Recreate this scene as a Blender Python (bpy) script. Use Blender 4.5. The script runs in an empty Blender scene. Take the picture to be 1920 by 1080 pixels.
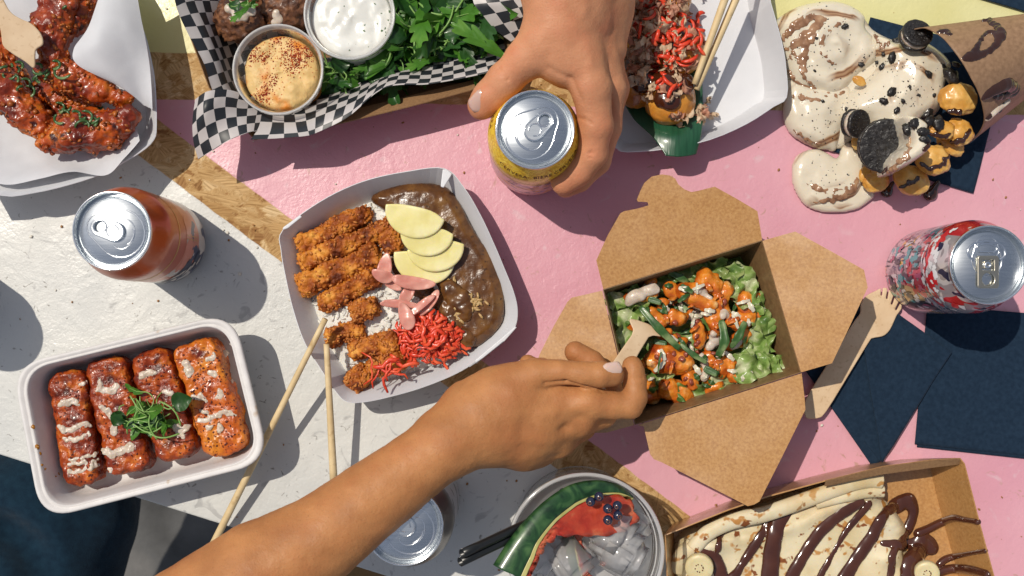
import bpy, bmesh, math, random
import numpy as np
from mathutils import Vector, Matrix, Euler
from mathutils.bvhtree import BVHTree
SC = bpy.context.scene
COL = SC.collection
# ---------------------------------------------------------------- camera, sky, sun, exposure
CAM_H = 0.86            # camera height above the table top (metres); table top is z = 0
FPX = 2021.0
NX, NY = 960.0, 590.0
cd = bpy.data.cameras.new('camera'); cam = bpy.data.objects.new('camera', cd); COL.objects.link(cam)
cam.location = (0, 0, CAM_H); cd.sensor_width = 36; cd.lens = 36*FPX/1920; cd.shift_y = 50/1920
cd.clip_start = 0.02; cd.clip_end = 60
cd.dof.use_dof = True; cd.dof.focus_distance = 0.80; cd.dof.aperture_fstop = 13
SC.camera = cam
SC.cycles.transparent_max_bounces = 48; SC.cycles.max_bounces = 16
SUN_DIR = Vector((0.4255, -0.307, -1.0)).normalized()
w = bpy.data.worlds.new('World'); SC.world = w; w.use_nodes = True
nt = w.node_tree; nt.nodes.clear()
sky = nt.nodes.new('ShaderNodeTexSky'); sky.sky_type = 'NISHITA'; sky.sun_disc = False
sky.sun_elevation = math.asin(-SUN_DIR.z); sky.sun_rotation = math.atan2(-SUN_DIR.x, -SUN_DIR.y)
bgn = nt.nodes.new('ShaderNodeBackground'); bgn.inputs[1].default_value = 0.095
wo = nt.nodes.new('ShaderNodeOutputWorld')
hs = nt.nodes.new('ShaderNodeHueSaturation'); hs.inputs['Saturation'].default_value = .55   # thin bright haze makes the sky paler
nt.links.new(sky.outputs[0], hs.inputs['Color']); nt.links.new(hs.outputs[0], bgn.inputs[0]); nt.links.new(bgn.outputs[0], wo.inputs[0])
sl = bpy.data.lights.new('sun', 'SUN'); sl.energy = 3.2; sl.angle = math.radians(0.5); sl.color = (1.0, 0.92, 0.80)
so = bpy.data.objects.new('sun', sl); COL.objects.link(so)
so.rotation_euler = SUN_DIR.to_track_quat('-Z', 'Y').to_euler(); so.location = (-0.6, 0.5, 2)
vs = SC.view_settings; vs.view_transform = 'Standard'; vs.look = 'None'; vs.exposure = 0; vs.gamma = 1
vs.use_curve_mapping = False

# ---------------------------------------------------------------- helpers
rng = np.random.default_rng(7); random.seed(7)
def P(px, py, h=0.0):
    s = (CAM_H-h)/FPX
    return np.array([(px-NX)*s, -(py-NY)*s, h])
def mm(px, h=0.0): return px*(CAM_H-h)/FPX        # photo pixels to metres at height h
def A(pts): return np.array([P(*p) for p in pts])
_T = rng.random((64, 64, 64))
def vnoise(p, s):
    q = p*s; i = np.floor(q).astype(int); f = q-i; f = f*f*(3-2*f); i &= 63; j = (i+1) & 63
    x0, y0, z0 = i.T; x1, y1, z1 = j.T; fx, fy, fz = f.T
    a = _T[x0,y0,z0]*(1-fx)+_T[x1,y0,z0]*fx; b = _T[x0,y1,z0]*(1-fx)+_T[x1,y1,z0]*fx
    c = _T[x0,y0,z1]*(1-fx)+_T[x1,y0,z1]*fx; d = _T[x0,y1,z1]*(1-fx)+_T[x1,y1,z1]*fx
    return ((a*(1-fy)+b*fy)*(1-fz)+(c*(1-fy)+d*fy)*fz)*2-1
def fbm(p, s, o=4, g=.5):
    r = 0; a = 1; t = 0
    for k in range(o): r = r+a*vnoise(p+k*.1373, s*2**k); t += a; a *= g
    return r/t
def worley(p, s):
    q = p*s; i = np.floor(q).astype(int); best = np.full(len(p), 9.0)
    for dx in (-1,0,1):
        for dy in (-1,0,1):
            for dz in (-1,0,1):
                c = i+np.array([dx,dy,dz]); k = c & 63
                jx = _T[k[:,0],k[:,1],k[:,2]]; jy = _T[k[:,1],k[:,2],k[:,0]]; jz = _T[k[:,2],k[:,0],k[:,1]]
                d = np.sum((c+np.stack([jx,jy,jz],1)-q)**2, 1); best = np.minimum(best, d)
    return np.sqrt(best)
ORI = {}
def tag(o, label=None, cat=None, group=None, kind=None):
    if label: o['label'] = label
    if cat: o['category'] = cat
    if group: o['group'] = group
    if kind: o['kind'] = kind
    return o
def thing(name, loc, label, cat, group=None, kind=None):
    o = bpy.data.objects.new(name, None); COL.objects.link(o); o.empty_display_size = .02
    o.location = [float(v) for v in loc]; ORI[o.name] = np.array(loc, float)
    return tag(o, label, cat, group, kind)
def mk(name, V, F, mat, parent=None, smooth=True, label=None, cat=None, group=None, kind=None, uv=None, attrs=None, mats=None, midx=None):
    V = np.asarray(V, float)
    if parent is not None: org = ORI[parent.name]
    else: org = np.array([(V[:,0].min()+V[:,0].max())/2, (V[:,1].min()+V[:,1].max())/2, V[:,2].min()])
    me = bpy.data.meshes.new(name)
    L = V-org
    if isinstance(F, np.ndarray):
        n = F.shape[1]; me.vertices.add(len(L)); me.vertices.foreach_set('co', L.ravel())
        me.loops.add(F.size); me.loops.foreach_set('vertex_index', F.ravel().astype(np.int32))
        me.polygons.add(len(F)); me.polygons.foreach_set('loop_start', np.arange(0, F.size, n, dtype=np.int32))
        me.update(calc_edges=True); me.validate()
    else:
        me.from_pydata([tuple(v) for v in L], [], [tuple(int(i) for i in f) for f in F])
    me.polygons.foreach_set('use_smooth', np.full(len(me.polygons), smooth))
    if uv is not None:
        ul = me.uv_layers.new(name='UVMap'); li = np.zeros(len(me.loops), np.int32); me.loops.foreach_get('vertex_index', li)
        ul.data.foreach_set('uv', np.asarray(uv, float)[li].ravel())
    if attrs:
        for k, v in attrs.items():
            a = me.attributes.new(k, 'FLOAT', 'POINT'); a.data.foreach_set('value', np.asarray(v, np.float32))
    for m_ in (mats or [mat]): me.materials.append(m_)
    if midx is not None: me.polygons.foreach_set('material_index', np.asarray(midx, np.int32))
    me.update()
    o = bpy.data.objects.new(name, me); COL.objects.link(o)
    if parent is not None: o.parent = parent; ORI[o.name] = org
    else: o.location = org; ORI[o.name] = org
    return tag(o, label, cat, group, kind)
def inst(src, name, loc, rot=(0,0,0), sc=(1,1,1), parent=None, label=None, cat=None, group=None, mat=None):
    o = src.copy(); o.name = name; COL.objects.link(o)
    for k in list(o.keys()): del o[k]
    loc = np.array(loc, float)
    if parent is not None: o.parent = parent; o.location = loc-ORI[parent.name]
    else: o.parent = None; o.location = loc
    o.rotation_euler = rot; o.scale = sc; ORI[o.name] = loc
    return tag(o, label, cat, group)
def template(name, V, F, mat, smooth=True, uv=None):
    """a mesh kept as data only; the first copies of it are placed by place()"""
    me = bpy.data.meshes.new(name); me.from_pydata([tuple(v) for v in V], [], [tuple(int(i) for i in f) for f in F])
    me.polygons.foreach_set('use_smooth', np.full(len(me.polygons), smooth)); me.materials.append(mat)
    if uv is not None:
        ul = me.uv_layers.new(name='UVMap'); li = np.zeros(len(me.loops), np.int32); me.loops.foreach_get('vertex_index', li)
        ul.data.foreach_set('uv', np.asarray(uv, float)[li].ravel())
    me.update(); return me
def place(me, name, loc, rot=(0,0,0), sc=(1,1,1), parent=None, label=None, cat=None, group=None):
    o = bpy.data.objects.new(name, me); COL.objects.link(o); loc = np.array(loc, float)
    if parent is not None: o.parent = parent; o.location = loc-ORI[parent.name]
    else: o.location = loc
    o.rotation_euler = rot; o.scale = sc if hasattr(sc, '__len__') else (sc,)*3; ORI[o.name] = loc
    return tag(o, label, cat, group)
def join(parts):
    Vs, Fs, n = [], [], 0
    for V, F in parts:
        Vs.append(np.asarray(V, float)); Fs += [tuple(int(i)+n for i in f) for f in F]; n += len(V)
    return np.vstack(Vs), Fs
# --- surface nets on a signed field
class Field:
    def __init__(s, lo, hi, h):
        s.h = h; s.lo = np.array(lo, float)-2.5*h; n = np.ceil((np.array(hi)+2.5*h-s.lo)/h).astype(int)+1
        s.n = n; s.f = np.full(n, 0.05, np.float32)
        s.ax = [s.lo[i]+h*np.arange(n[i]) for i in range(3)]
    def _sub(s, lo, hi, m):
        sl = []
        for i in range(3):
            a = max(0, int((lo[i]-m-s.lo[i])/s.h)); b = min(s.n[i], int((hi[i]+m-s.lo[i])/s.h)+2); sl.append(slice(a, max(b, a+1)))
        X, Y, Z = np.meshgrid(s.ax[0][sl[0]], s.ax[1][sl[1]], s.ax[2][sl[2]], indexing='ij'); return tuple(sl), X, Y, Z
    def _mix(s, sl, d, k, sub=False):
        f = s.f[sl]
        if sub:
            hh = np.clip(.5-.5*(f+d)/k, 0, 1); s.f[sl] = f*(1-hh)-d*hh+k*hh*(1-hh)
        else:
            hh = np.clip(.5+.5*(f-d)/k, 0, 1); s.f[sl] = f*(1-hh)+d*hh-k*hh*(1-hh)
    def cone(s, a, b, ra, rb, k=.003, sub=False, flat=None):
        a = np.array(a, float); b = np.array(b, float); R = max(ra, rb)
        sl, X, Y, Z = s._sub(np.minimum(a, b)-R, np.maximum(a, b)+R, k+.006)
        ab = b-a; L2 = max((ab**2).sum(), 1e-12)
        t = np.clip(((X-a[0])*ab[0]+(Y-a[1])*ab[1]+(Z-a[2])*ab[2])/L2, 0, 1)
        zf = 1 if flat is None else flat
        d = np.sqrt((X-a[0]-t*ab[0])**2+(Y-a[1]-t*ab[1])**2+((Z-a[2]-t*ab[2])*zf)**2)-(ra+(rb-ra)*t)
        s._mix(sl, d, k, sub)
    def chain(s, pts, k=.003, flat=None):
        for p, q in zip(pts[:-1], pts[1:]): s.cone(P(*p[:3]), P(*q[:3]), p[3]*.001, q[3]*.001, k, flat=flat)
    def ell(s, c, r, k=.003, rz=0, sub=False):
        c = np.array(c, float); r = np.array(r, float); R = r.max()
        sl, X, Y, Z = s._sub(c-R, c+R, k+.004)
        dx, dy, dz = X-c[0], Y-c[1], Z-c[2]; cs, sn = math.cos(rz), math.sin(rz)
        u = (dx*cs+dy*sn)/r[0]; v = (-dx*sn+dy*cs)/r[1]; w_ = dz/r[2]
        q = np.sqrt(u*u+v*v+w_*w_)+1e-9; g = np.sqrt((u/r[0])**2+(v/r[1])**2+(w_/r[2])**2)+1e-9
        s._mix(sl, q*(q-1)/g, k, sub)
    def mesh(s): return snet(s.f, s.lo, s.h)
def snet(f, lo, h):
    ins = f < 0; nx, ny, nz = f.shape
    cnt = np.zeros((nx-1, ny-1, nz-1), np.int8)
    for dx in (0,1):
        for dy in (0,1):
            for dz in (0,1): cnt += ins[dx:nx-1+dx, dy:ny-1+dy, dz:nz-1+dz]
    act = (cnt > 0) & (cnt < 8); I = np.argwhere(act); idx = np.full(act.shape, -1, np.int64); idx[act] = np.arange(len(I))
    acc = np.zeros((len(I), 3)); num = np.zeros(len(I))
    for ax in range(3):
        o1, o2 = [a for a in range(3) if a != ax]
        for u in (0,1):
            for v in (0,1):
                c0 = I.copy(); c0[:,o1] += u; c0[:,o2] += v; c1 = c0.copy(); c1[:,ax] += 1
                f0 = f[tuple(c0.T)]; f1 = f[tuple(c1.T)]; m = (f0 < 0) != (f1 < 0)
                t = np.where(m, f0/np.where(m, f0-f1, 1), 0)
                pt = c0.astype(float); pt[:,ax] += t
                acc += pt*m[:,None]; num += m
    V = lo+h*acc/num[:,None]; Fs = []
    for ax in range(3):
        o1, o2 = (ax+1) % 3, (ax+2) % 3
        a = [slice(None)]*3; b = [slice(None)]*3; a[ax] = slice(0, -1); b[ax] = slice(1, None)
        s0 = ins[tuple(a)]; s1 = ins[tuple(b)]; E = np.argwhere(s0 != s1)
        ok = (E[:,o1] > 0) & (E[:,o2] > 0) & (E[:,o1] < f.shape[o1]-1) & (E[:,o2] < f.shape[o2]-1); E = E[ok]
        if not len(E): continue
        q = []
        for u, v in ((-1,-1),(0,-1),(0,0),(-1,0)):
            c = E.copy(); c[:,o1] += u; c[:,o2] += v; q.append(idx[tuple(c.T)])
        Q = np.stack(q, 1); fl = ~s0[tuple(E.T)]; Q[fl] = Q[fl][:, ::-1]; Fs.append(Q)
    return V, np.vstack(Fs)
def vnorm(V, F):
    F = np.asarray(F); n = np.cross(V[F[:,2]]-V[F[:,0]], V[F[:,-1]]-V[F[:,1]]); N = np.zeros_like(V)
    for i in range(F.shape[1]): np.add.at(N, F[:,i], n)
    return N/(np.linalg.norm(N, axis=1)[:,None]+1e-12)
def relax(V, F, it=2, k=.5):
    F = np.asarray(F)
    for _ in range(it):
        S = np.zeros_like(V); c = np.zeros(len(V)); n = F.shape[1]
        for i in range(n):
            a, b = F[:,i], F[:,(i+1) % n]
            np.add.at(S, a, V[b]); np.add.at(c, a, 1); np.add.at(S, b, V[a]); np.add.at(c, b, 1)
        V = V*(1-k)+k*S/c[:,None]
    return V
def smooth_poly(pts, n=8, closed=True):
    p = np.array(pts, float); m = len(p); out = []
    for i in range(m if closed else m-1):
        if closed: a, b, c, d = p[(i-1) % m], p[i], p[(i+1) % m], p[(i+2) % m]
        else: a, b, c, d = p[max(i-1, 0)], p[i], p[i+1], p[min(i+2, m-1)]
        for t in np.arange(n)/n:
            out.append(.5*((2*b)+(-a+c)*t+(2*a-5*b+4*c-d)*t*t+(-a+3*b-3*c+d)*t**3))
    if not closed: out.append(p[-1])
    return np.array(out)
def poly_sd(X, Y, poly):
    d = np.full(X.shape, 1e9); ins = np.zeros(X.shape, bool); n = len(poly)
    for i in range(n):
        ax, ay = poly[i][:2]; bx, by = poly[(i+1) % n][:2]; ex, ey = bx-ax, by-ay
        t = np.clip(((X-ax)*ex+(Y-ay)*ey)/(ex*ex+ey*ey+1e-15), 0, 1)
        d = np.minimum(d, (X-ax-t*ex)**2+(Y-ay-t*ey)**2)
        if ay != by:
            c = ((ay > Y) != (by > Y)) & (X < (bx-ax)*(Y-ay)/(by-ay)+ax); ins ^= c
    d = np.sqrt(d); return np.where(ins, -d, d)
def heap(poly, base, topf, h=.0012, k=.002):
    """solid under z = topf(X, Y, depth inside the outline); outline is world xy"""
    poly = np.asarray(poly)[:, :2]; lo = poly.min(0)-3*h; hi = poly.max(0)+3*h
    xs = np.arange(lo[0], hi[0], h); ys = np.arange(lo[1], hi[1], h); X, Y = np.meshgrid(xs, ys, indexing='ij')
    d2 = poly_sd(X, Y, poly); T = topf(X, Y, np.maximum(-d2, 0))
    zs = np.arange(base-2*h, T.max()+3*h, h); Z = zs[None,None,:]
    a = np.broadcast_to(d2[:,:,None], d2.shape+zs.shape); b = Z-T[:,:,None]
    m = np.clip(.5+.5*(a-b)/k, 0, 1); f = b*(1-m)+a*m+k*m*(1-m)
    f = np.maximum(f, base-Z)
    V, F = snet(f.astype(np.float32), np.array([lo[0], lo[1], zs[0]]), h); return V, F
def plate(poly, z0, t, h=.0006, r=.0004, holes=(), zf=None):
    """flat piece of thickness t with rounded edges cut to an outline (world xy)"""
    poly = np.asarray(poly)[:, :2]; lo = poly.min(0)-4*h; hi = poly.max(0)+4*h
    xs = np.arange(lo[0], hi[0], h); ys = np.arange(lo[1], hi[1], h); X, Y = np.meshgrid(xs, ys, indexing='ij')
    d2 = poly_sd(X, Y, poly)
    for hp in holes: d2 = np.maximum(d2, -poly_sd(X, Y, np.asarray(hp)[:, :2]))
    hz = min(h, t/4); zs = np.arange(-t/2-3*hz, t/2+3*hz, hz); Z = zs[None,None,:]
    qx = d2[:,:,None]+r; qz = np.abs(Z)-t/2+r
    f = np.minimum(np.maximum(qx, qz), 0)+np.sqrt(np.maximum(qx, 0)**2+np.maximum(qz, 0)**2)-r
    V, F = snet((f).astype(np.float32), np.array([0., 0., 0.]), 1.0)
    V = np.stack([lo[0]+V[:,0]*h, lo[1]+V[:,1]*h, zs[0]+V[:,2]*hz], 1)
    V[:,2] += z0+t/2
    if zf is not None: V[:,2] += zf(V[:,0], V[:,1])
    return V, F
_ico = {}
def ico(n):
    if n not in _ico:
        bm = bmesh.new(); bmesh.ops.create_icosphere(bm, subdivisions=n, radius=1)
        _ico[n] = (np.array([v.co[:] for v in bm.verts]), np.array([[v.index for v in f.verts] for f in bm.faces])); bm.free()
    return _ico[n]
def rotm(rx, ry, rz): return np.array(Euler((rx, ry, rz)).to_matrix())
def blob(c, r, sub=4, amp=.1, s=2.0, rot=(0,0,0), seed=None, o=3, kind='fbm'):
    V, F = ico(sub); off = np.array([random.random()*9 if seed is None else seed*1.37, 3.1, 1.7])
    n = fbm(V+off, s, o) if kind == 'fbm' else (.5-worley(V+off, s))
    W = V*(1+amp*n)[:,None]*np.array(r if hasattr(r, '__len__') else [r]*3)
    return W@rotm(*rot).T+np.array(c), F
def tube(pts, r, seg=8, caps=True, flat=1.0):
    pts = np.array(pts, float); n = len(pts); rr = np.full(n, r) if not hasattr(r, '__len__') else np.array(r)
    T = np.gradient(pts, axis=0); T /= np.linalg.norm(T, axis=1)[:,None]+1e-12
    V = []; up = np.array([0, 0, 1.0])
    if abs(T[0] @ up) > .95: up = np.array([1.0, 0, 0])
    for i in range(n):
        s = np.cross(T[i], up); s /= np.linalg.norm(s)+1e-12; u = np.cross(s, T[i]); up = u if abs(u[2]) < .2 else up
        for k in range(seg):
            a = 2*math.pi*k/seg; V.append(pts[i]+rr[i]*(math.cos(a)*s+math.sin(a)*u*flat))
    F = [(i*seg+k, i*seg+(k+1) % seg, (i+1)*seg+(k+1) % seg, (i+1)*seg+k) for i in range(n-1) for k in range(seg)]
    if caps:
        F.append(tuple(range(seg-1, -1, -1))); F.append(tuple((n-1)*seg+k for k in range(seg)))
    return np.array(V), F
def lathe(prof, c, seg=64, cap0=False, cap1=False):
    V = []; n = len(prof)
    for r, z in prof:
        for k in range(seg):
            a = 2*math.pi*k/seg; V.append((c[0]+r*math.cos(a), c[1]+r*math.sin(a), c[2]+z))
    F = [(i*seg+k, i*seg+(k+1) % seg, (i+1)*seg+(k+1) % seg, (i+1)*seg+k) for i in range(n-1) for k in range(seg)]
    if cap0: F.append(tuple(range(seg-1, -1, -1)))
    if cap1: F.append(tuple((n-1)*seg+k for k in range(seg)))
    return np.array(V), F
def loft(rings, cap0=True, cap1=False):
    V = np.vstack(rings); m = len(rings[0]); n = len(rings)
    F = [(i*m+k, i*m+(k+1) % m, (i+1)*m+(k+1) % m, (i+1)*m+k) for i in range(n-1) for k in range(m)]
    if cap0: F.append(tuple(range(m-1, -1, -1)))
    if cap1: F.append(tuple((n-1)*m+k for k in range(m)))
    return V, F
def patch(rows, nu=10, nv=10, wob=0, ws=60):
    """smooth sheet through a grid of (px, py, h) control points; returns V, F, uv in metres"""
    R = [smooth_poly([P(*p) for p in r], nu, False) for r in rows]; R = np.array(R)
    C = np.array([smooth_poly(R[:, j], nv, False) for j in range(R.shape[1])])   # (nu, nv, 3)
    nu_, nv_ = C.shape[:2]
    du = np.r_[0, np.cumsum(np.mean(np.linalg.norm(np.diff(C, axis=0), axis=2), axis=1))]
    dv = np.r_[0, np.cumsum(np.mean(np.linalg.norm(np.diff(C, axis=1), axis=2), axis=0))]
    uv = np.stack(np.meshgrid(du, dv, indexing='ij'), 2).reshape(-1, 2); V = C.reshape(-1, 3)
    if wob: V = V+np.array([0,0,1.])*(fbm(V, ws, 3)*wob)[:,None]
    F = np.array([(i*nv_+j, (i+1)*nv_+j, (i+1)*nv_+j+1, i*nv_+j+1) for i in range(nu_-1) for j in range(nv_-1)])
    return V, F, uv
def solid(o, t, off=0, bev=0):
    m = o.modifiers.new('thickness', 'SOLIDIFY'); m.thickness = t; m.offset = off; return o
class Surf:
    def __init__(s, objs):
        Vs, Fs, n = [], [], 0
        for o in objs:
            me = o.data; V = np.zeros(len(me.vertices)*3); me.vertices.foreach_get('co', V); V = V.reshape(-1, 3)
            M = np.array(o.matrix_basis); V = V@M[:3,:3].T+M[:3,3]
            if o.parent: V = V+ORI[o.parent.name]
            Vs.append(V); Fs += [[i+n for i in p.vertices] for p in me.polygons]; n += len(V)
        s.b = BVHTree.FromPolygons([tuple(v) for v in np.vstack(Vs)], Fs)
    def hit(s, px, py, lift=0., default=None):
        d = Vector(P(px, py, 0))-Vector((0, 0, CAM_H)); d.normalize()
        h = s.b.ray_cast(Vector((0, 0, CAM_H)), d)
        if h[0] is None: return None if default is None else P(px, py, default)
        return np.array(h[0])+lift*np.array((0, 0, 1.))
    def down(s, x, y):
        h = s.b.ray_cast(Vector((x, y, .5)), Vector((0, 0, -1)))
        return (None, None) if h[0] is None else (np.array(h[0]), np.array(h[1]))
def drizzle(surf, paths, h=.0008, k=.002, flat=1.5, lift=.0005, jit=0, default=None, n=6):
    """goo lying on a surface: paths of (px, py, radius_mm)"""
    segs = []
    for p in paths:
        q = smooth_poly(p, n, False); pts = []
        for x, y, r in q:
            g = surf.hit(x+random.gauss(0, jit), y+random.gauss(0, jit), lift, default)
            if g is not None: pts.append((g, r*.001))
        if len(pts) == 1: pts = pts*2
        segs += [(a, b) for a, b in zip(pts[:-1], pts[1:]) if np.linalg.norm(a[0]-b[0]) < .02]
    Q = np.array([s_[0][0] for s_ in segs]+[s_[1][0] for s_ in segs]); R = max(max(s_[0][1], s_[1][1]) for s_ in segs)
    fl = Field(Q.min(0)-R-.001, Q.max(0)+R+.001, h)
    for a, b in segs: fl.cone(a[0], b[0], a[1], b[1], k, flat=flat)
    V, F = fl.mesh(); return relax(V, F, 1), F
def align(n, yaw):
    q = Vector((0, 0, 1)).rotation_difference(Vector(n)); return (q.to_matrix() @ Euler((0, 0, yaw)).to_matrix()).to_euler()

# ---------------------------------------------------------------- materials
def NT(name):
    m = bpy.data.materials.new(name); m.use_nodes = True; t = m.node_tree; t.nodes.clear()
    o = t.nodes.new('ShaderNodeOutputMaterial'); return m, t, o
def setin(n, k, v): n.inputs[k].default_value = v
def N(t, kind, **kw):
    n = t.nodes.new(kind)
    for k, v in kw.items(): setattr(n, k, v)
    return n
def ramp(t, cols, interp='LINEAR'):
    r = N(t, 'ShaderNodeValToRGB'); e = r.color_ramp; e.interpolation = interp
    while len(e.elements) < len(cols): e.elements.new(.5)
    for el, (p, c) in zip(e.elements, cols): el.position = p; el.color = (*c, 1) if len(c) == 3 else c
    return r
def mat(name, cols, scale=100, detail=5, rough=.5, bump=0, bscale=None, bdet=4, sss=0, sssr=(.5,.25,.1), ssd=.004, coat=0, metal=0,
        spec=.5, dist=0, trans=0, kind='noise', rvar=0, layers=(), stretch=None, sheen=0, ior=1.45, rscale=None, crough=.12):
    """cols: [(pos, rgb)...] over noise; layers: (rgb, scale, lo, hi, detail) spots mixed on top"""
    m, t, out = NT(name); L = t.links.new
    tc = N(t, 'ShaderNodeTexCoord'); co = tc.outputs['Object']
    if stretch:
        mp = N(t, 'ShaderNodeMapping'); L(co, mp.inputs[0]); setin(mp, 'Scale', stretch); co = mp.outputs[0]
    if isinstance(cols, tuple): cols = [(0, cols), (1, cols)]
    n = N(t, 'ShaderNodeTexNoise'); setin(n, 'Scale', scale); setin(n, 'Detail', detail); setin(n, 'Distortion', dist); L(co, n.inputs['Vector'])
    src = n.outputs['Fac']
    if kind == 'vor':
        v = N(t, 'ShaderNodeTexVoronoi'); setin(v, 'Scale', scale); L(co, v.inputs['Vector']); src = v.outputs['Distance']
    r = ramp(t, cols); L(src, r.inputs[0]); c = r.outputs[0]
    for lay in layers:
        rgb, sc_, lo, hi, de = lay[:5]
        n2 = N(t, 'ShaderNodeTexNoise'); setin(n2, 'Scale', sc_); setin(n2, 'Detail', de); L(co, n2.inputs['Vector'])
        if len(lay) > 5: setin(n2, 'Distortion', lay[5])
        mr = N(t, 'ShaderNodeMapRange'); setin(mr, 1, lo); setin(mr, 2, hi); L(n2.outputs['Fac'], mr.inputs[0])
        mx = N(t, 'ShaderNodeMix', data_type='RGBA'); L(mr.outputs[0], mx.inputs[0]); L(c, mx.inputs[6]); mx.inputs[7].default_value = (*rgb, 1); c = mx.outputs[2]
    b = N(t, 'ShaderNodeBsdfPrincipled'); L(c, b.inputs['Base Color'])
    setin(b, 'Roughness', rough); setin(b, 'Metallic', metal); setin(b, 'Specular IOR Level', spec); setin(b, 'IOR', ior)
    if rvar:
        n4 = N(t, 'ShaderNodeTexNoise'); setin(n4, 'Scale', rscale or scale*.6); setin(n4, 'Detail', 3); L(co, n4.inputs['Vector'])
        mr = N(t, 'ShaderNodeMapRange'); setin(mr, 1, .35); setin(mr, 2, .65); setin(mr, 3, max(rough-rvar, .05)); setin(mr, 4, min(rough+rvar, 1)); L(n4.outputs['Fac'], mr.inputs[0]); L(mr.outputs[0], b.inputs['Roughness'])
    if coat: setin(b, 'Coat Weight', coat); setin(b, 'Coat Roughness', crough)
    if sss:
        setin(b, 'Subsurface Weight', sss); setin(b, 'Subsurface Radius', sssr); setin(b, 'Subsurface Scale', ssd)
    if sheen: setin(b, 'Sheen Weight', sheen)
    if bump:
        n3 = N(t, 'ShaderNodeTexNoise'); setin(n3, 'Scale', bscale or scale); setin(n3, 'Detail', bdet); L(co, n3.inputs['Vector'])
        bp = N(t, 'ShaderNodeBump'); setin(bp, 'Strength', 1.0); setin(bp, 'Distance', bump*.001); L(n3.outputs['Fac'], bp.inputs['Height']); L(bp.outputs[0], b.inputs['Normal'])
    sh = b.outputs[0]
    if trans:
        tr = N(t, 'ShaderNodeBsdfTranslucent'); L(c, tr.inputs[0]); ms = N(t, 'ShaderNodeMixShader'); setin(ms, 0, trans); L(sh, ms.inputs[1]); L(tr.outputs[0], ms.inputs[2]); sh = ms.outputs[0]
    L(sh, out.inputs[0]); m['b'] = 1; return m
def clear(name, tint=(.97,.98,.98), alpha=.1, rough=.08, diff=(.9,.9,.9), dweight=.05, bump=0, bscale=200, fres=1.25, tl=.5):
    m, t, out = NT(name); L = t.links.new
    tr = N(t, 'ShaderNodeBsdfTransparent'); tr.inputs[0].default_value = (*tint, 1)
    gl = N(t, 'ShaderNodeBsdfGlossy'); setin(gl, 'Roughness', rough)
    d0 = N(t, 'ShaderNodeBsdfDiffuse'); d0.inputs[0].default_value = (*diff, 1); d1 = N(t, 'ShaderNodeBsdfTranslucent'); d1.inputs[0].default_value = (*diff, 1); df = N(t, 'ShaderNodeMixShader'); setin(df, 0, tl); L(d0.outputs[0], df.inputs[1]); L(d1.outputs[0], df.inputs[2])
    fr = N(t, 'ShaderNodeFresnel'); setin(fr, 'IOR', fres)
    ad = N(t, 'ShaderNodeMath', operation='ADD'); ad.inputs[1].default_value = alpha; L(fr.outputs[0], ad.inputs[0])
    m1 = N(t, 'ShaderNodeMixShader'); setin(m1, 0, dweight); L(tr.outputs[0], m1.inputs[1]); L(df.outputs[0], m1.inputs[2])
    m2 = N(t, 'ShaderNodeMixShader'); L(ad.outputs[0], m2.inputs[0]); L(m1.outputs[0], m2.inputs[1]); L(gl.outputs[0], m2.inputs[2])
    if bump:
        tc = N(t, 'ShaderNodeTexCoord'); n3 = N(t, 'ShaderNodeTexNoise'); setin(n3, 'Scale', bscale); L(tc.outputs['Object'], n3.inputs['Vector'])
        bp = N(t, 'ShaderNodeBump'); setin(bp, 'Distance', bump*.001); L(n3.outputs['Fac'], bp.inputs['Height']); L(bp.outputs[0], gl.inputs['Normal']); L(bp.outputs[0], fr.inputs['Normal'])
    L(m2.outputs[0], out.inputs[0]); return m
M = {}
M['paper'] = mat('white_paper', [(.3,(.66,.67,.70)),(.7,(.72,.73,.76))], 60, rough=.55, bump=.06, bscale=900, trans=.18, spec=.3)
M['tray_board'] = mat('white_board', [(.3,(.68,.69,.72)),(.7,(.74,.75,.78))], 40, rough=.42, bump=.04, bscale=700, trans=.08)
M['kraft'] = mat('kraft_board', [(.25,(.36,.165,.048)),(.5,(.46,.235,.075)),(.75,(.54,.30,.11))], 500, detail=8, rough=.34, bump=1.3, bscale=22, bdet=9, coat=.7, crough=.32,
    layers=(((.18,.09,.04), 2200, .62, .75, 2),), rvar=.16, rscale=30, spec=.7)
M['kraft_dull'] = mat('kraft_board_dull', [(.25,(.21,.115,.055)),(.75,(.32,.185,.09))], 600, detail=8, rough=.7, bump=.05, bscale=1500, spec=.25)
M['pulp'] = mat('moulded_pulp', [(.3,(.66,.64,.63)),(.7,(.73,.71,.70))], 120, rough=.75, bump=.12, bscale=1800, spec=.25, layers=(((.45,.3,.15), 45, .66, .75, 3),))
M['wood'] = mat('birch_wood', [(.3,(.60,.42,.25)),(.7,(.73,.55,.36))], 60, rough=.55, bump=.05, stretch=(1,1,1), layers=(((.5,.33,.18), 300, .6, .8, 2),))
M['bamboo'] = mat('bamboo', [(.3,(.62,.46,.24)),(.7,(.74,.58,.34))], 90, rough=.55, bump=.1, bscale=500, layers=(((.45,.30,.13), 120, .6, .75, 3),))
M['napkin'] = mat('navy_napkin', [(.3,(.010,.022,.042)),(.7,(.016,.033,.060))], 300, rough=.95, bump=.5, bscale=240, bdet=7, spec=.12, sheen=.05)
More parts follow.
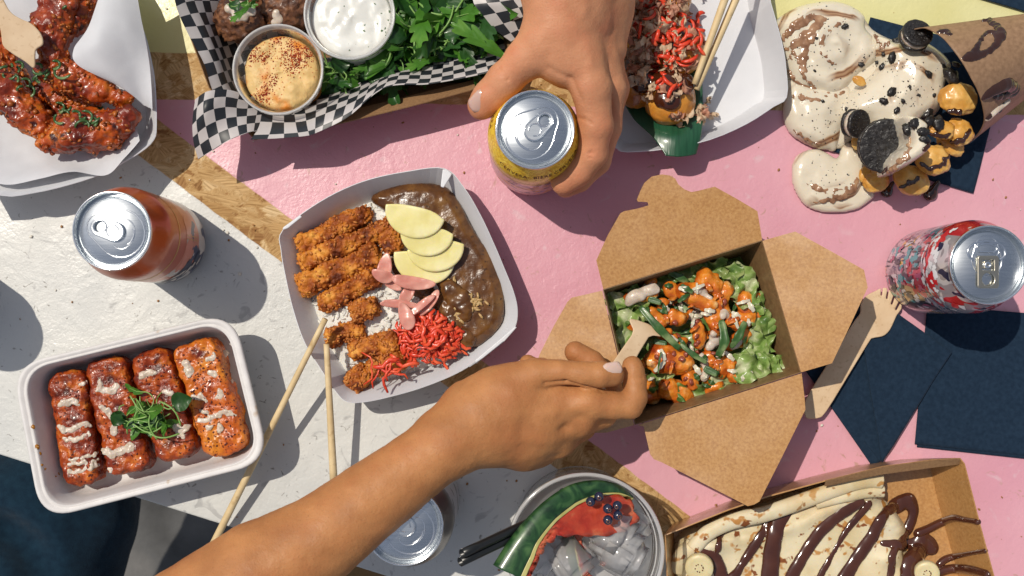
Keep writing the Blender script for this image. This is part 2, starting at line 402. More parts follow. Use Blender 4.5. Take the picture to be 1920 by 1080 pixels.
# ---------------------------------------------------------------- ground
def px_line(a, b):
    """a*X + b*Y + c = 0 in world xy through two photo points on the table top; positive below/left of it"""
    p, q = P(*a), P(*b); e = q-p; n = np.array([e[1], -e[0]]); n /= np.linalg.norm(n); return n[0], n[1], -(n @ p[:2])
gm = mat('worn_concrete', [(.3,(.05,.05,.05)),(.5,(.10,.10,.10)),(.7,(.16,.155,.15))], 9, rough=.85, bump=2, bscale=60,
         layers=(((.22,.12,.045), 1.3, .52, .60, 4),))
V = np.array([(x, y, -.75) for x in (-6, 6) for y in (-6, 6)]); mk('ground', V, [(0, 2, 3, 1)], gm, kind='structure')
# ---------------------------------------------------------------- table: strand board with painted stripes
p0, p1 = P(0, 852), P(700, 1072); ex = (p1-p0)[:2]; ex /= np.linalg.norm(ex); ey = np.array([-ex[1], ex[0]])
tab = thing('table', (0, 0, 0), 'strand board table top painted white, pink and yellow with bare wood stripes between', 'table')
cor = np.array([P(x, y)[:2] for x in (-30, 1950) for y in (-30, 1110)]); U = cor@ex; Vv = cor@ey; v0 = p0[:2]@ey
def dense(lo, hi, LO, HI, st): return np.r_[np.linspace(LO, lo, 10)[:-1], np.arange(lo, hi, st), np.linspace(hi, HI, 10)]
ST = .0013
us = dense(U.min(), U.max(), -1.0, 1.0, ST); vsx = np.r_[np.arange(v0, Vv.max(), ST), np.linspace(Vv.max(), v0+1.1, 12)]
nu, nv = len(us), len(vsx); H = np.zeros((nu, nv)); TN = np.zeros((nu, nv)); AN = np.zeros((nu, nv))
for i in range(9000):
    u = rng.uniform(U.min()-.03, U.max()+.03); v = rng.uniform(v0-.02, Vv.max()+.03); a = rng.uniform(0, math.pi)
    ln = rng.uniform(.022, .060)*.5; wd = rng.uniform(.003, .010)*.5; R = ln+wd
    i0, i1 = np.searchsorted(us, (u-R, u+R)); j0, j1 = np.searchsorted(vsx, (v-R, v+R))
    if i1 <= i0 or j1 <= j0: continue
    X, Y = np.meshgrid(us[i0:i1]-u, vsx[j0:j1]-v, indexing='ij'); s = X*math.cos(a)+Y*math.sin(a); t_ = -X*math.sin(a)+Y*math.cos(a)
    rag = .002*np.sin(t_*900+i)+.0015*np.sin(t_*2300+i*2)
    m = (np.abs(s)+rag < ln) & (np.abs(t_)+.0006*np.sin(s*400+i) < wd)
    hgt = rng.uniform(0, 1)*.00045+t_*rng.uniform(-.02, .02); H[i0:i1, j0:j1][m] = (hgt+0*s)[m]
    TN[i0:i1, j0:j1][m] = rng.uniform(0, 1); AN[i0:i1, j0:j1][m] = a
XX = us[:,None]*ex[0]+vsx[None,:]*ey[0]; YY = us[:,None]*ex[1]+vsx[None,:]*ey[1]
LD = px_line((545, 410), (1300, 972)); LW = px_line((525, 490), (849, 733)); LP = px_line((300, 186), (1900, 215)); LY = px_line((280, 98), (1900, 124))
def side(l): return l[0]*XX+l[1]*YY+l[2]
bare = (side(LD) > 0) & (side(LW) < 0) | (side(LP) < 0) & (side(LY) > 0)
painted = ~bare
Hs = H.copy()
for _ in range(2):
    Hs[1:-1,1:-1] = (Hs[1:-1,1:-1]*2+Hs[:-2,1:-1]+Hs[2:,1:-1]+Hs[1:-1,:-2]+Hs[1:-1,2:])/6
H = np.where(painted, Hs*.36+.00016, H)-.0004
V = np.stack([XX.ravel(), YY.ravel(), H.ravel()], 1)
ii = np.arange(nu-1)[:,None]*nv+np.arange(nv-1)[None,:]; ii = ii.ravel()
F = np.stack([ii, ii+nv, ii+nv+1, ii+1], 1)
# rim and underside of the board
def col(i): return (us[i]*ex)
bot = []
B0 = len(V); rimidx = list(range(0, nu*nv, nv))+[(nu-1)*nv+j for j in range(1, nv)]+[i*nv+nv-1 for i in range(nu-2, -1, -1)]+list(range(nv-2, 0, -1))
Vb = V[rimidx].copy(); Vb[:,2] = -.018; n = len(rimidx)
Fb = np.array([(rimidx[(k+1) % n], rimidx[k], B0+k, B0+(k+1) % n) for k in range(n)])
V = np.vstack([V, Vb]); F = np.vstack([F, Fb])
n_rim = n; TN = np.r_[TN.ravel(), np.full(n, .5)]; AN = np.r_[AN.ravel(), np.zeros(n)]
m, t, out = NT('painted_strand_board'); L = t.links.new
tc = N(t, 'ShaderNodeTexCoord'); sp = N(t, 'ShaderNodeSeparateXYZ')
wob = N(t, 'ShaderNodeTexNoise'); setin(wob, 'Scale', 60); setin(wob, 'Detail', 4); L(tc.outputs['Object'], wob.inputs['Vector'])
sc1 = N(t, 'ShaderNodeVectorMath', operation='MULTIPLY_ADD'); sc1.inputs[1].default_value = (.0022,)*3; L(wob.outputs['Color'], sc1.inputs[0]); L(tc.outputs['Object'], sc1.inputs[2])
sb = N(t, 'ShaderNodeVectorMath', operation='SUBTRACT'); sb.inputs[1].default_value = (.0011, .0011, 0); L(sc1.outputs[0], sb.inputs[0]); L(sb.outputs[0], sp.inputs[0])
def mask(l):
    a = N(t, 'ShaderNodeMath', operation='MULTIPLY'); a.inputs[1].default_value = l[0]; L(sp.outputs[0], a.inputs[0])
    b = N(t, 'ShaderNodeMath', operation='MULTIPLY_ADD'); b.inputs[1].default_value = l[1]; L(sp.outputs[1], b.inputs[0]); L(a.outputs[0], b.inputs[2])
    c = N(t, 'ShaderNodeMapRange'); setin(c, 1, -.0003-l[2]); setin(c, 2, .0003-l[2]); L(b.outputs[0], c.inputs[0]); return c.outputs[0]
def mixc(f, c1, c2):
    mx = N(t, 'ShaderNodeMix', data_type='RGBA')
    L(f, mx.inputs[0])
    for s_, c in ((6, c1), (7, c2)):
        if isinstance(c, tuple): mx.inputs[s_].default_value = (*c, 1)
        else: L(c, mx.inputs[s_])
    return mx.outputs[2]
def noise(sc_, de=4, lo=None, hi=None, vec=None, dist=0):
    n_ = N(t, 'ShaderNodeTexNoise'); setin(n_, 'Scale', sc_); setin(n_, 'Detail', de); setin(n_, 'Distortion', dist); L(vec or tc.outputs['Object'], n_.inputs['Vector'])
    if lo is None: return n_.outputs['Fac']
    r_ = N(t, 'ShaderNodeMapRange'); setin(r_, 1, lo); setin(r_, 2, hi); L(n_.outputs['Fac'], r_.inputs[0]); return r_.outputs[0]
at = N(t, 'ShaderNodeAttribute', attribute_name='tone'); aa = N(t, 'ShaderNodeAttribute', attribute_name='grain')
rot = N(t, 'ShaderNodeVectorRotate', rotation_type='Z_AXIS'); L(tc.outputs['Object'], rot.inputs['Vector']); L(aa.outputs['Fac'], rot.inputs['Angle'])
mp = N(t, 'ShaderNodeMapping'); setin(mp, 'Scale', (50, 700, 1)); L(rot.outputs[0], mp.inputs[0])
grain = noise(1, 3, None, None, mp.outputs[0])
r0 = ramp(t, [(0,(.34,.18,.07)),(.10,(.50,.31,.13)),(.6,(.60,.40,.19)),(1,(.72,.54,.31))]); L(at.outputs['Fac'], r0.inputs[0])
rg = ramp(t, [(.35,(.50,.42,.32)),(.58,(1,1,1))]); L(grain, rg.inputs[0])
mu = N(t, 'ShaderNodeMix', data_type='RGBA', blend_type='MULTIPLY'); mu.inputs[0].default_value = .8; L(r0.outputs[0], mu.inputs[6]); L(rg.outputs[0], mu.inputs[7]); osb = mu.outputs[2]
osb = mixc(noise(120, 6, .64, .74, None, 1), osb, (.26,.13,.05))
white = mixc(noise(14, 6, .45, .8), (.60,.60,.575), (.50,.51,.50))
white = mixc(noise(130, 6, .655, .72, None, 1.5), white, (.25,.24,.22))
white = mixc(noise(38, 8, .62, .70, None, 2.5), white, (.42,.42,.41))
pink = mixc(noise(9, 5, .35, .7), (.64,.305,.375), (.70,.37,.43))
pink = mixc(noise(90, 6, .64, .72, None, 1.5), pink, (.50,.28,.25))
pink = mixc(noise(26, 8, .62, .72, None, 2.5), pink, (.66,.42,.47))
yel = mixc(noise(12, 5, .4, .7), (.64,.60,.27), (.70,.67,.36))
c = mixc(mask(LY), yel, osb); c = mixc(mask(LP), c, pink)
low = mixc(mask(LW), osb, white); c = mixc(mask(LD), c, low)
# a bare strand shows through the paint here and there, as in the photograph
b = N(t, 'ShaderNodeBsdfPrincipled'); L(c, b.inputs['Base Color'])
ab_ = N(t, 'ShaderNodeAttribute', attribute_name='bare')
rr = N(t, 'ShaderNodeMapRange'); setin(rr, 1, .3); setin(rr, 2, .7); setin(rr, 3, .28); setin(rr, 4, .50); L(noise(22, 4), rr.inputs[0]); rx = N(t, 'ShaderNodeMath', operation='MULTIPLY_ADD'); rx.inputs[1].default_value = .38; L(ab_.outputs['Fac'], rx.inputs[0]); L(rr.outputs[0], rx.inputs[2]); L(rx.outputs[0], b.inputs['Roughness'])
sx = N(t, 'ShaderNodeMath', operation='MULTIPLY_ADD'); sx.inputs[1].default_value = -.35; sx.inputs[2].default_value = .5; L(ab_.outputs['Fac'], sx.inputs[0]); L(sx.outputs[0], b.inputs['Specular IOR Level'])
bs_ = N(t, 'ShaderNodeMath', operation='MULTIPLY_ADD'); bs_.inputs[1].default_value = -.8; bs_.inputs[2].default_value = 1; L(ab_.outputs['Fac'], bs_.inputs[0])
bp = N(t, 'ShaderNodeBump'); setin(bp, 'Distance', .00022); L(noise(420, 5, None, None, None, .6), bp.inputs['Height'])
bp2 = N(t, 'ShaderNodeBump'); setin(bp2, 'Distance', .00036); L(noise(75, 4, None, None, None, 1.2), bp2.inputs['Height']); L(bp.outputs[0], bp2.inputs['Normal']); L(bs_.outputs[0], bp2.inputs['Strength'])
L(bp2.outputs[0], b.inputs['Normal'])
L(b.outputs[0], out.inputs[0])
mk('tabletop', V, F, m, tab, smooth=True, attrs={'tone': TN, 'grain': AN, 'bare': np.r_[bare.ravel()*1.0, np.zeros(n_rim)]})
legm = mat('grey_steel', (.2,.2,.2), rough=.5, metal=.6)
for u_ in (-.9, .9):
    for v_ in (v0+.1, v0+1.0):
        q = u_*ex+v_*ey; V, F = tube([(q[0], q[1], -.75), (q[0], q[1], -.018)], .02, 12); mk('leg', V, F, legm, tab)
# ---------------------------------------------------------------- seated person below the table edge (only dark trousers show)
tm = mat('navy_trousers', [(.3,(.006,.018,.034)),(.7,(.010,.030,.052))], 120, rough=.95, bump=.4, bscale=900, spec=.1, sheen=.1)
ps = thing('person', P(60, 1000, -.35), 'person sitting below the lower left table edge, only navy trousers in view', 'person')
f = Field((-.75, -.75, -.48), (-.22, -.05, -.08), .008)
f.cone(P(-40, 1330, -.22), P(95, 960, -.25), .115, .085, .02); f.cone(P(95, 960, -.25), P(120, 880, -.28), .085, .075, .02)
f.cone(P(-330, 1250, -.22), P(-190, 930, -.24), .11, .08, .03)
V, F = f.mesh(); V = relax(V, F, 3)
nn = vnorm(V, F); V = V+nn*(fbm(V, 14, 3)*.010)[:,None]
def crease(V, Nn, pts, d, w_):
    for a, b in zip(pts[:-1], pts[1:]):
        ab = b-a; t_ = np.clip(((V-a)@ab)/(ab@ab), 0, 1); dd = np.linalg.norm(V-a-t_[:,None]*ab, axis=1); V = V-Nn*(d*np.exp(-(dd/w_)**2))[:,None]
    return V
V = crease(V, nn, smooth_poly([P(-10, 985, -.165), P(50, 1030, -.16), P(85, 1085, -.15)], 5, False), .02, .012)
mk('trousers', V, F, tm, ps)

# crumbs and droplets left on the table
def table_bits(n, size, m, name, label, cat, flat=.5, box=(0, 1920, 0, 1080)):
    parts = []
    for _ in range(n):
        x, y = random.uniform(*box[:2]), random.uniform(*box[2:])
        if y > 835+.315*x: continue
        s_ = size*random.uniform(.3, 1.2); V_, F_ = ico(1); V_ = V_*np.array([s_, s_*random.uniform(.5, .9), s_*flat])*(1+.25*np.random.default_rng(int(x*7)).random(len(V_)))[:,None]; parts.append((V_@rotm(0, 0, random.uniform(0, 6.3)).T+P(x, y, .0002+s_*flat*.5), F_))
    V, F = join(parts); mk(name, V, F, m, None, label=label, cat=cat, kind='stuff')
table_bits(150, .0011, mat('toast_crumbs', (.34,.16,.05), rough=.7), 'crumbs', 'tiny brown crumbs scattered over the painted table', 'crumbs')
table_bits(60, .0014, mat('pale_crumbs', (.70,.66,.58), rough=.6), 'crumbs', 'tiny pale crumbs scattered over the painted table', 'crumbs')
# ---------------------------------------------------------------- drink cans
M['alu'] = mat('brushed_aluminium', [(.3,(.60,.64,.67)),(.7,(.72,.75,.77))], 80, rough=.24, metal=1, bump=.012, bscale=90, stretch=(1,14,1))
M['alu_rim'] = mat('bright_aluminium', (.80,.82,.84), rough=.14, metal=1)
M['alu_gold'] = mat('champagne_aluminium', (.62,.56,.44), rough=.25, metal=1)
M['can_orange'] = mat('orange_can_print', [(0,(.40,.065,.010)),(1,(.47,.085,.015))], 20, rough=.3, metal=.15, coat=.25)
def art(name, base, layers, rough=.3, metal=.2):
    return mat(name, base, 30, 4, rough=rough, metal=metal, layers=layers)
BODY = [(.0,.010),(.015,.009),(.022,.002),(.0245,0),(.027,.001),(.031,.006),(.0328,.012),(.0331,.018)]
SHO = [(.0331,.095),(.0327,.099),(.0313,.104),(.0295,.109),(.0278,.1135),(.0268,.1165),(.0266,.1185)]
SEAM = [(.0266,.1185),(.0271,.1192),(.0273,.1210),(.0271,.1219),(.0266,.1222),(.0261,.1219),(.0258,.1205),(.0253,.1165),(.0247,.1150),(.0241,.1147),(.0236,.1151),(.0232,.1168),(.0229,.1176),(.0224,.1179),(.0,.1179)]
def stad(a, b, ra, rb, n=14):
    a, b = np.array(a, float), np.array(b, float); e = (b-a)/np.linalg.norm(b-a); an = math.atan2(e[1], e[0]); L_ = np.linalg.norm(b-a)
    g = math.asin(max(-1, min(1, (ra-rb)/L_))); out = []
    for k in range(n+1):
        q = an-math.pi/2+g+(math.pi-2*g)*k/n; out.append(b+rb*np.array([math.cos(q), math.sin(q)]))
    for k in range(n+1):
        q = an+math.pi/2-g+(math.pi+2*g)*k/n; out.append(a+ra*np.array([math.cos(q), math.sin(q)]))
    return np.array(out)
def can(px, py, label, zones, yaw, style='wide', tabmat='alu', group='drink cans on the table', lids=True, hgt=1.0):
    """zones: [(z0, z1, material)] bands of the printed body; yaw: direction from rivet to mouth opening (radians)"""
    c = P(px, py); c[2] = .0002; o = thing('drink_can', c, label, 'can', group)
    prof = BODY+[(.0331, z) for z in np.linspace(.03, .09, 5)]+SHO
    V, F = lathe(prof, c, 96)
    zc = np.array([np.mean([V[i][2] for i in f]) for f in F])-c[2]; mi = [next((k for k, z in enumerate(zones) if z[0] <= zz < z[1]), 0) for zz in zc]
    bo = mk('can_body', V, F, None, o, mats=[z[2] for z in zones], midx=mi)
    V, F = lathe(SEAM, c, 96); mk('can_lid', V, F, M['alu'], o, mats=[M['alu'], M['alu_rim']], midx=[1 if i < 7*96 else 0 for i in range(len(F))])
    if not lids: return o, bo
    ca, sa = math.cos(yaw), math.sin(yaw)
    def tr(q): q = np.asarray(q, float)*.001; return np.stack([c[0]+q[:,0]*ca-q[:,1]*sa, c[1]+q[:,0]*sa+q[:,1]*ca], 1)
    zt = c[2]+.1179
    def bead(pts, r, name='stamped_bead', closed=True, dz=0):
        q = tr(pts); q3 = np.c_[q, np.full(len(q), zt+dz)]
        if closed: q3 = np.vstack([q3, q3[:2]])
        V, F = tube(q3, r, 8, False, flat=.7); mk(name, V, F, M['alu_rim'] if style != 'x' else M['alu'], o)
    # coordinates in mm with the mouth towards +x and the rivet at the centre
    bead(stad((-9.5, 0), (5, 0), 9.5, 16.5, 20) if style == 'wide' else stad((3, 0), (12, 0), 10.5, 8, 20), .00055)
    if style == 'wide':
        a_ = np.linspace(-2.1, 2.1, 26); bead(np.stack([6.5+8.0*np.cos(a_), 10.5*np.sin(a_)], 1), .00045, 'mouth_score', False)
        bead(np.stack([11+3.0*np.cos(a_[5:-5]), 6*np.sin(a_[5:-5])], 1), .0007, 'mouth_bead', False)
        V, F = plate(tr(stad((-9.5, 0), (1.0, 0), 6.6, 7.2)), zt+.0012, .0011, .00035, .00045, holes=[tr(stad((-9.6, 0), (-9.1, 0), 4.3, 4.3))])
        tb = mk('pull_tab', V, F, M[tabmat], o)
        q = tr(stad((-9.5, 0), (1.0, 0), 5.9, 6.5)); V, F = tube(np.c_[np.vstack([q, q[:2]]), np.full(len(q)+2, zt+.0023)], .0005, 8, False); mk('tab_rim', V, F, M['alu_rim'], tb)
        a_ = np.linspace(.5, 5.6, 26); q = tr(np.stack([4.2*np.cos(a_), 4.2*np.sin(a_)], 1)); V, F = tube(np.c_[q, np.full(len(q), zt+.0023)], .0005, 8, False); mk('tab_slot', V, F, M['alu_rim'], tb)
        q = tr(stad((-9.6, 0), (-9.1, 0), 4.3, 4.3)); V, F = tube(np.c_[np.vstack([q, q[:2]]), np.full(len(q)+2, zt+.0021)], .0006, 8, False); mk('tab_hole_rim', V, F, M['alu_rim'], tb)
    else:
        # narrow tab with two openings and a horseshoe bead round the mouth
        a_ = np.linspace(-2.4, 2.4, 30); bead(np.stack([9+7.5*np.cos(a_), 13*np.sin(a_)], 1), .0009, 'horseshoe_bead', False)
        bead(np.stack([9.5+5.0*np.cos(a_), 8.5*np.sin(a_)], 1), .0006, 'mouth_score', False)
        bead(stad((12, -4), (12, 4), 3, 3), .0006, 'mouth_bead')
        def rr(x0, x1, y): return [(x0, -y), (x0+1.5, -y-1), (x1-1.5, -y-1), (x1, -y), (x1, y), (x1-1.5, y+1), (x0+1.5, y+1), (x0, y)]
        V, F = plate(tr(rr(-16, 6.5, 6.4)), zt+.0012, .0012, .00035, .00045, holes=[tr(stad((-10, 0), (-9.6, 0), 4.2, 4.2)), tr([(-3.6, -4), (3.6, -4), (3.6, 4), (-3.6, 4)])])
        tb = mk('pull_tab', V, F, M[tabmat], o)
        V, F = plate(tr([(-2.6, -2.8), (2.8, -2.8), (2.8, 2.8), (-2.6, 2.8)]), zt+.0009, .0009, .00035, .0004); mk('rivet_tongue', V, F, M[tabmat], tb)
    V, F = lathe([(.0026, 0), (.0026, .0016), (.0021, .0022), (.0010, .0022), (.0007, .0017), (0, .0016)], (c[0], c[1], zt), 24); mk('rivet', V, F, M['alu_rim'], o)
    return o, bo
def rz_at(s):
    """point on the can shoulder at arc length s above its lower edge"""
    q = [(.0331,.088)]+SHO
    for a, b in zip(q[:-1], q[1:]):
        d = math.dist(a, b)
        if s <= d: return a[0]+(b[0]-a[0])*s/d, a[1]+(b[1]-a[1])*s/d, ((b[1]-a[1])/d, -(b[0]-a[0])/d)
        s -= d
    return b[0], b[1], (1, 0)
def can_text(o, txt, size, ang, s0, m, name='lettering', spacing=1.0, flip=1):
    """lettering wrapped on the shoulder, its middle at angle ang"""
    cu = bpy.data.curves.new('t', 'FONT'); cu.body = txt; cu.size = size; cu.align_x = 'CENTER'; cu.space_character = spacing; cu.offset = size*.014
    to = bpy.data.objects.new('t', cu); COL.objects.link(to); bpy.context.view_layer.update()
    me = bpy.data.meshes.new_from_object(to.evaluated_get(bpy.context.evaluated_depsgraph_get())); bpy.data.objects.remove(to)
    bm = bmesh.new(); bm.from_mesh(me); bmesh.ops.subdivide_edges(bm, edges=[e for e in bm.edges if e.calc_length() > size*.35], cuts=2)
    c = ORI[o.name]; V = []
    for v in bm.verts:
        r, z, nr = rz_at(s0+v.co.y); a = ang+v.co.x/.031; r += nr[0]*.00012; z += nr[1]*.00012
        V.append((c[0]+r*math.cos(a), c[1]+r*math.sin(a), c[2]+z))
    F = [[v.index for v in f.verts] for f in bm.faces]; bm.free()
    mk(name, V, F, m, o, smooth=False)
dark = mat('dark_red_print', (.10,.015,.012), rough=.4)
yel_art = mat('yellow_scroll_print', [(0,(.86,.56,.03)),(1,(.92,.64,.07))], 30, rough=.35, metal=0, coat=.2, layers=(((.62,.24,.01), 90, .52, .53, 0, 3.5), ((.70,.42,.03), 120, .53, .545, 0, 2.5), ((.20,.07,.01), 90, .565, .57, 0, 3.5), ((.88,.62,.08), 90, .575, .58, 0, 3.5)))
yel_art.name = 'yellow_scroll_print'
pink_art = mat('pink_art_print', [(0,(.70,.36,.36)),(1,(.76,.45,.40))], 40, rough=.35, metal=0, coat=.2, layers=(((.05,.06,.16), 130, .60, .62, 2), ((.75,.38,.05), 80, .60, .62, 2), ((.45,.35,.6), 100, .64, .66, 2)))
c1, b1 = can(997, 292, 'yellow and pink printed drink can gripped by the hand reaching from the top', [(.082, .2, yel_art), (0, .082, pink_art)], math.radians(225))
V, F = lathe([(.03325,.0815),(.0333,.082),(.03325,.0825)], P(997, 292), 96); mk('printed_band', V, F, dark, c1)
for txt, a in (('CERVESA', 240), ('·', 262), ('BIÈRE', 281), ('CERVEZA', 318), ('CERVEZA', 152), ('CERVESA', 40), ('BIER', 95)):
    can_text(c1, txt, .0052, math.radians(a), .0150, dark, spacing=1.1)
org_low = mat('orange_art_print', [(0,(.55,.16,.09)),(1,(.66,.30,.20))], 40, rough=.3, metal=.2, coat=.2, layers=(((.60,.55,.50), 45, .50, .53, 1), ((.03,.035,.09), 55, .56, .575, 1), ((.7,.68,.66), 90, .64, .66, 1)))
org_foot = mat('cream_print', [(0,(.55,.53,.50)),(1,(.62,.60,.57))], 40, rough=.3, metal=.2, coat=.2, layers=(((.04,.04,.09), 60, .55, .57, 1),))
c2, b2 = can(316, 455, 'orange red drink can with a cream foot standing alone on white paint', [(.060, .2, M['can_orange']), (.03, .060, org_low), (0, .03, org_foot)], math.radians(-18))
V, F = lathe([(.03325,.077),(.0334,.078),(.03325,.079)], P(316, 455), 96); mk('printed_band', V, F, mat('gold_print', (.55,.35,.10), rough=.3, metal=.6), c2)
splash = mat('splash_print', [(0,(.50,.42,.46)),(1,(.62,.52,.56))], 40, rough=.25, metal=.45, coat=.3, layers=(((.55,.04,.06), 75, .62, .63, 1, .8), ((.30,.27,.30), 45, .55, .56, 1, .8), ((.02,.02,.04), 160, .625, .635, 2, 1.5), ((.02,.38,.42), 60, .60, .61, 1, .8), ((.03,.04,.12), 95, .60, .612, 2, 1), ((.72,.70,.72), 70, .62, .63, 1, .8), ((.72,.50,.10), 85, .66, .67, 1), ((.55,.05,.1), 50, .63, .64, 1)))
redw = mat('red_white_print', [(0,(.36,.34,.36)),(1,(.45,.42,.44))], 40, rough=.25, metal=.5, coat=.3, layers=(((.60,.02,.03), 48, .50, .51, 1, 1.2), ((.72,.71,.73), 60, .56, .57, 1, 1.2), ((.03,.035,.09), 110, .64, .65, 1)))
c3, b3 = can(1728, 510, 'silver drink can with red, white and teal splashes beside the navy napkins', [(.086, .2, redw), (0, .086, splash)], math.radians(90), 'narrow', 'alu_gold')
plain = mat('frosted_silver_print', [(0,(.50,.50,.51)),(1,(.60,.60,.61))], 60, rough=.3, metal=.7, layers=(((.2,.19,.19), 60, .56, .58, 2),))
silver_sh = mat('plain_silver', (.20,.19,.19), rough=.3, metal=.8)
c4, b4 = can(786, 931, 'plain silver drink can half hidden below the forearm', [(.092, .2, silver_sh), (0, .092, plain)], math.radians(-40))
c5, b5 = can(-105, 545, 'drink can just outside the left edge that throws its shadow on white paint', [(0, .2, plain)], .4)

def rad_at(z):
    q = [(.0266,.1185)]+SHO[::-1]+[(.0331,.018),(.0328,.012),(.031,.006)]
    zs = [b for a, b in q][::-1]; rs = [a for a, b in q][::-1]; return float(np.interp(z, zs, rs))
def can_marks(o, marks, m, name='printed_mark', off=.00015):
    """flat printed shapes wrapped on the can: marks are (angle_deg, z_mm, half_width_mm, half_height_mm, seed, roughness)"""
    parts = []; c = ORI[o.name]
    for a0, z0, w_, h_, sd, rg_ in marks:
        r = random.Random(sd); n = 22; ph = [r.uniform(0, 6.3) for _ in range(4)]; V = [(0, 0)]; F = []
        for k in range(1, 4):
            for j in range(n):
                t_ = 2*math.pi*j/n; q = 1+rg_*(.5*math.sin(2*t_+ph[0])+.35*math.sin(3*t_+ph[1])+.3*math.sin(5*t_+ph[2])+.15*math.sin(8*t_+ph[3])); V.append((w_*q*math.cos(t_)*k/3, h_*q*math.sin(t_)*k/3))
        for j in range(n): F.append((0, 1+j, 1+(j+1) % n))
        for k in range(2):
            for j in range(n): a, b = 1+k*n+j, 1+k*n+(j+1) % n; F.append((a, a+n, b+n, b))
        W = []
        for x, z in V:
            zz = min(max((z0+z)*.001, .008), .1178); rr = rad_at(zz)+off; an = math.radians(a0)+x*.001/.0331; W.append((c[0]+rr*math.cos(an), c[1]+rr*math.sin(an), c[2]+zz))
        parts.append((W, F))
    V, F = join(parts); return mk(name, V, F, m, o, smooth=True)
PR = lambda nm, c_, me_=.1: mat(nm, c_, rough=.3, metal=me_, coat=.25)
nav, crm, cor_, gol, tea, red_, wht, mag, blk = PR('navy_print',(.012,.016,.045)), PR('cream_letter_print',(.66,.62,.56)), PR('coral_print',(.62,.22,.14)), PR('gold_script_print',(.55,.34,.10),.4), PR('teal_print',(.015,.34,.38)), PR('red_print',(.52,.02,.025)), PR('white_print',(.70,.70,.72)), PR('magenta_print',(.42,.07,.16)), PR('black_print',(.015,.013,.02))
can_marks(c2, [(-18,52,11,9,3,.3),(12,56,8,7,4,.3),(-40,50,6,6,5,.3)], cor_)
can_marks(c2, [(-52,34,13,10,1,.35),(-30,24,9,6,2,.3),(-75,26,7,7,8,.3)], nav, off=.0003)
can_marks(c2, [(-60,38,4,2.6,11,.4),(-50,35,3.4,2.2,12,.4),(-44,29,4.4,2.2,13,.4),(-35,26,3,1.6,14,.4),(-66,30,2.6,3.2,15,.4),(-28,20,3,1.4,16,.4)], crm, off=.00045)
can_marks(c2, [(-2,60-k*1.9,.5,.75,20+k,.3) for k in range(14)]+[(2.5,60-k*1.9,.5,.75,50+k,.3) for k in range(14)]+[(9,40-k*1.5,.4,.5,80+k,.3) for k in range(8)], gol, off=.0005)
rm = random.Random(5)
def scat(n, a, z, w_, h_, rg_=.5): return [(rm.uniform(*a), rm.uniform(*z), rm.uniform(*w_), rm.uniform(*h_), rm.randrange(999), rg_) for _ in range(n)]
can_marks(c3, scat(22, (110, 250), (86, 104), (2, 6), (1.6, 4), .5)+scat(6, (140, 230), (60, 84), (2, 4), (3, 7)), red_, off=.0002)
can_marks(c3, scat(30, (110, 250), (84, 106), (1.4, 4.2), (1, 2.6), .55)+scat(16, (140, 240), (30, 80), (1, 3), (2, 5)), wht, off=.0003)
can_marks(c3, scat(14, (150, 230), (24, 78), (1.4, 4), (2, 5)), tea, off=.0004)
can_marks(c3, scat(20, (130, 240), (20, 84), (1, 3), (1.4, 6), .6), nav, off=.0005)
can_marks(c3, scat(14, (130, 240), (20, 84), (1, 2.6), (1.4, 5), .6), mag, off=.0006)
can_marks(c3, scat(26, (130, 245), (16, 90), (.4, .8), (1.5, 6), .5), blk, off=.0007)
can_marks(c3, [(218,50,9,20,3,.25)], mat('pale_gold_print', (.55,.40,.22), rough=.25, metal=.6), off=.0001); can_marks(c3, [(236,48,8,22,6,.3)], blk, off=.00015)
can_marks(c1, scat(16, (235, 300), (50, 79), (1.2, 4), (.6, 1.8), .6), nav, off=.0003)
can_marks(c1, scat(10, (225, 300), (40, 70), (1.4, 4), (1, 3), .6), PR('orange_print', (.72,.33,.04)), off=.00025)
# ================================================================ CURRY TRAY
def tray(name, rim, hr, base_k, base_c, label, cat='tray', m='tray_board', group=None, rows=5, hb=.001, t=.0006, kk=1.6):
    """open board tray: rim outline (px) at height hr, base outline = rim shrunk to base_k towards base_c (px)"""
    R = np.array([P(x, y, h if h is not None else hr) for x, y, h in [(p+(None,))[:3] if len(p) == 2 else p for p in rim]])
    c = P(*base_c, hb)[:2]; rings = []
    for i in range(rows):
        s = i/(rows-1); q = R.copy(); q[:,:2] = c+(R[:,:2]-c)*(base_k+(1-base_k)*s**(1/kk))[..., None] if False else c+(R[:,:2]-c)*(base_k+(1-base_k)*s)
        q[:,2] = hb+(R[:,2]-hb)*s; rings.append(q)
    V, F = loft(rings); cc = rings[0].mean(0)
    o = thing(name, (cc[0], cc[1], 0), label, cat, group)
    w_ = mk('tray_wall', V, F, M[m], o, smooth=False); solid(w_, t)
    return o, w_, rings
curry_rim = smooth_poly([(530,432),(600,378),(678,341),(760,322),(833,316),(870,352),(900,402),(925,455),(944,500),(962,545),(970,580),(966,612),(945,636),(900,672),(856,700),(790,727),(722,746),(680,754),(650,753),(630,735),(600,690),(571,642),(550,582),(536,522),(527,470)], 5)
def rimpts(pts, h): return [(x, y, h) for x, y in pts]
t_curry, curry_wall, rg = tray('paper_tray', rimpts(curry_rim, .038), .038, .80, (752, 545), 'white paper tray with breaded cutlet, curry and rice in the middle of the table', 'tray', group='white paper trays')
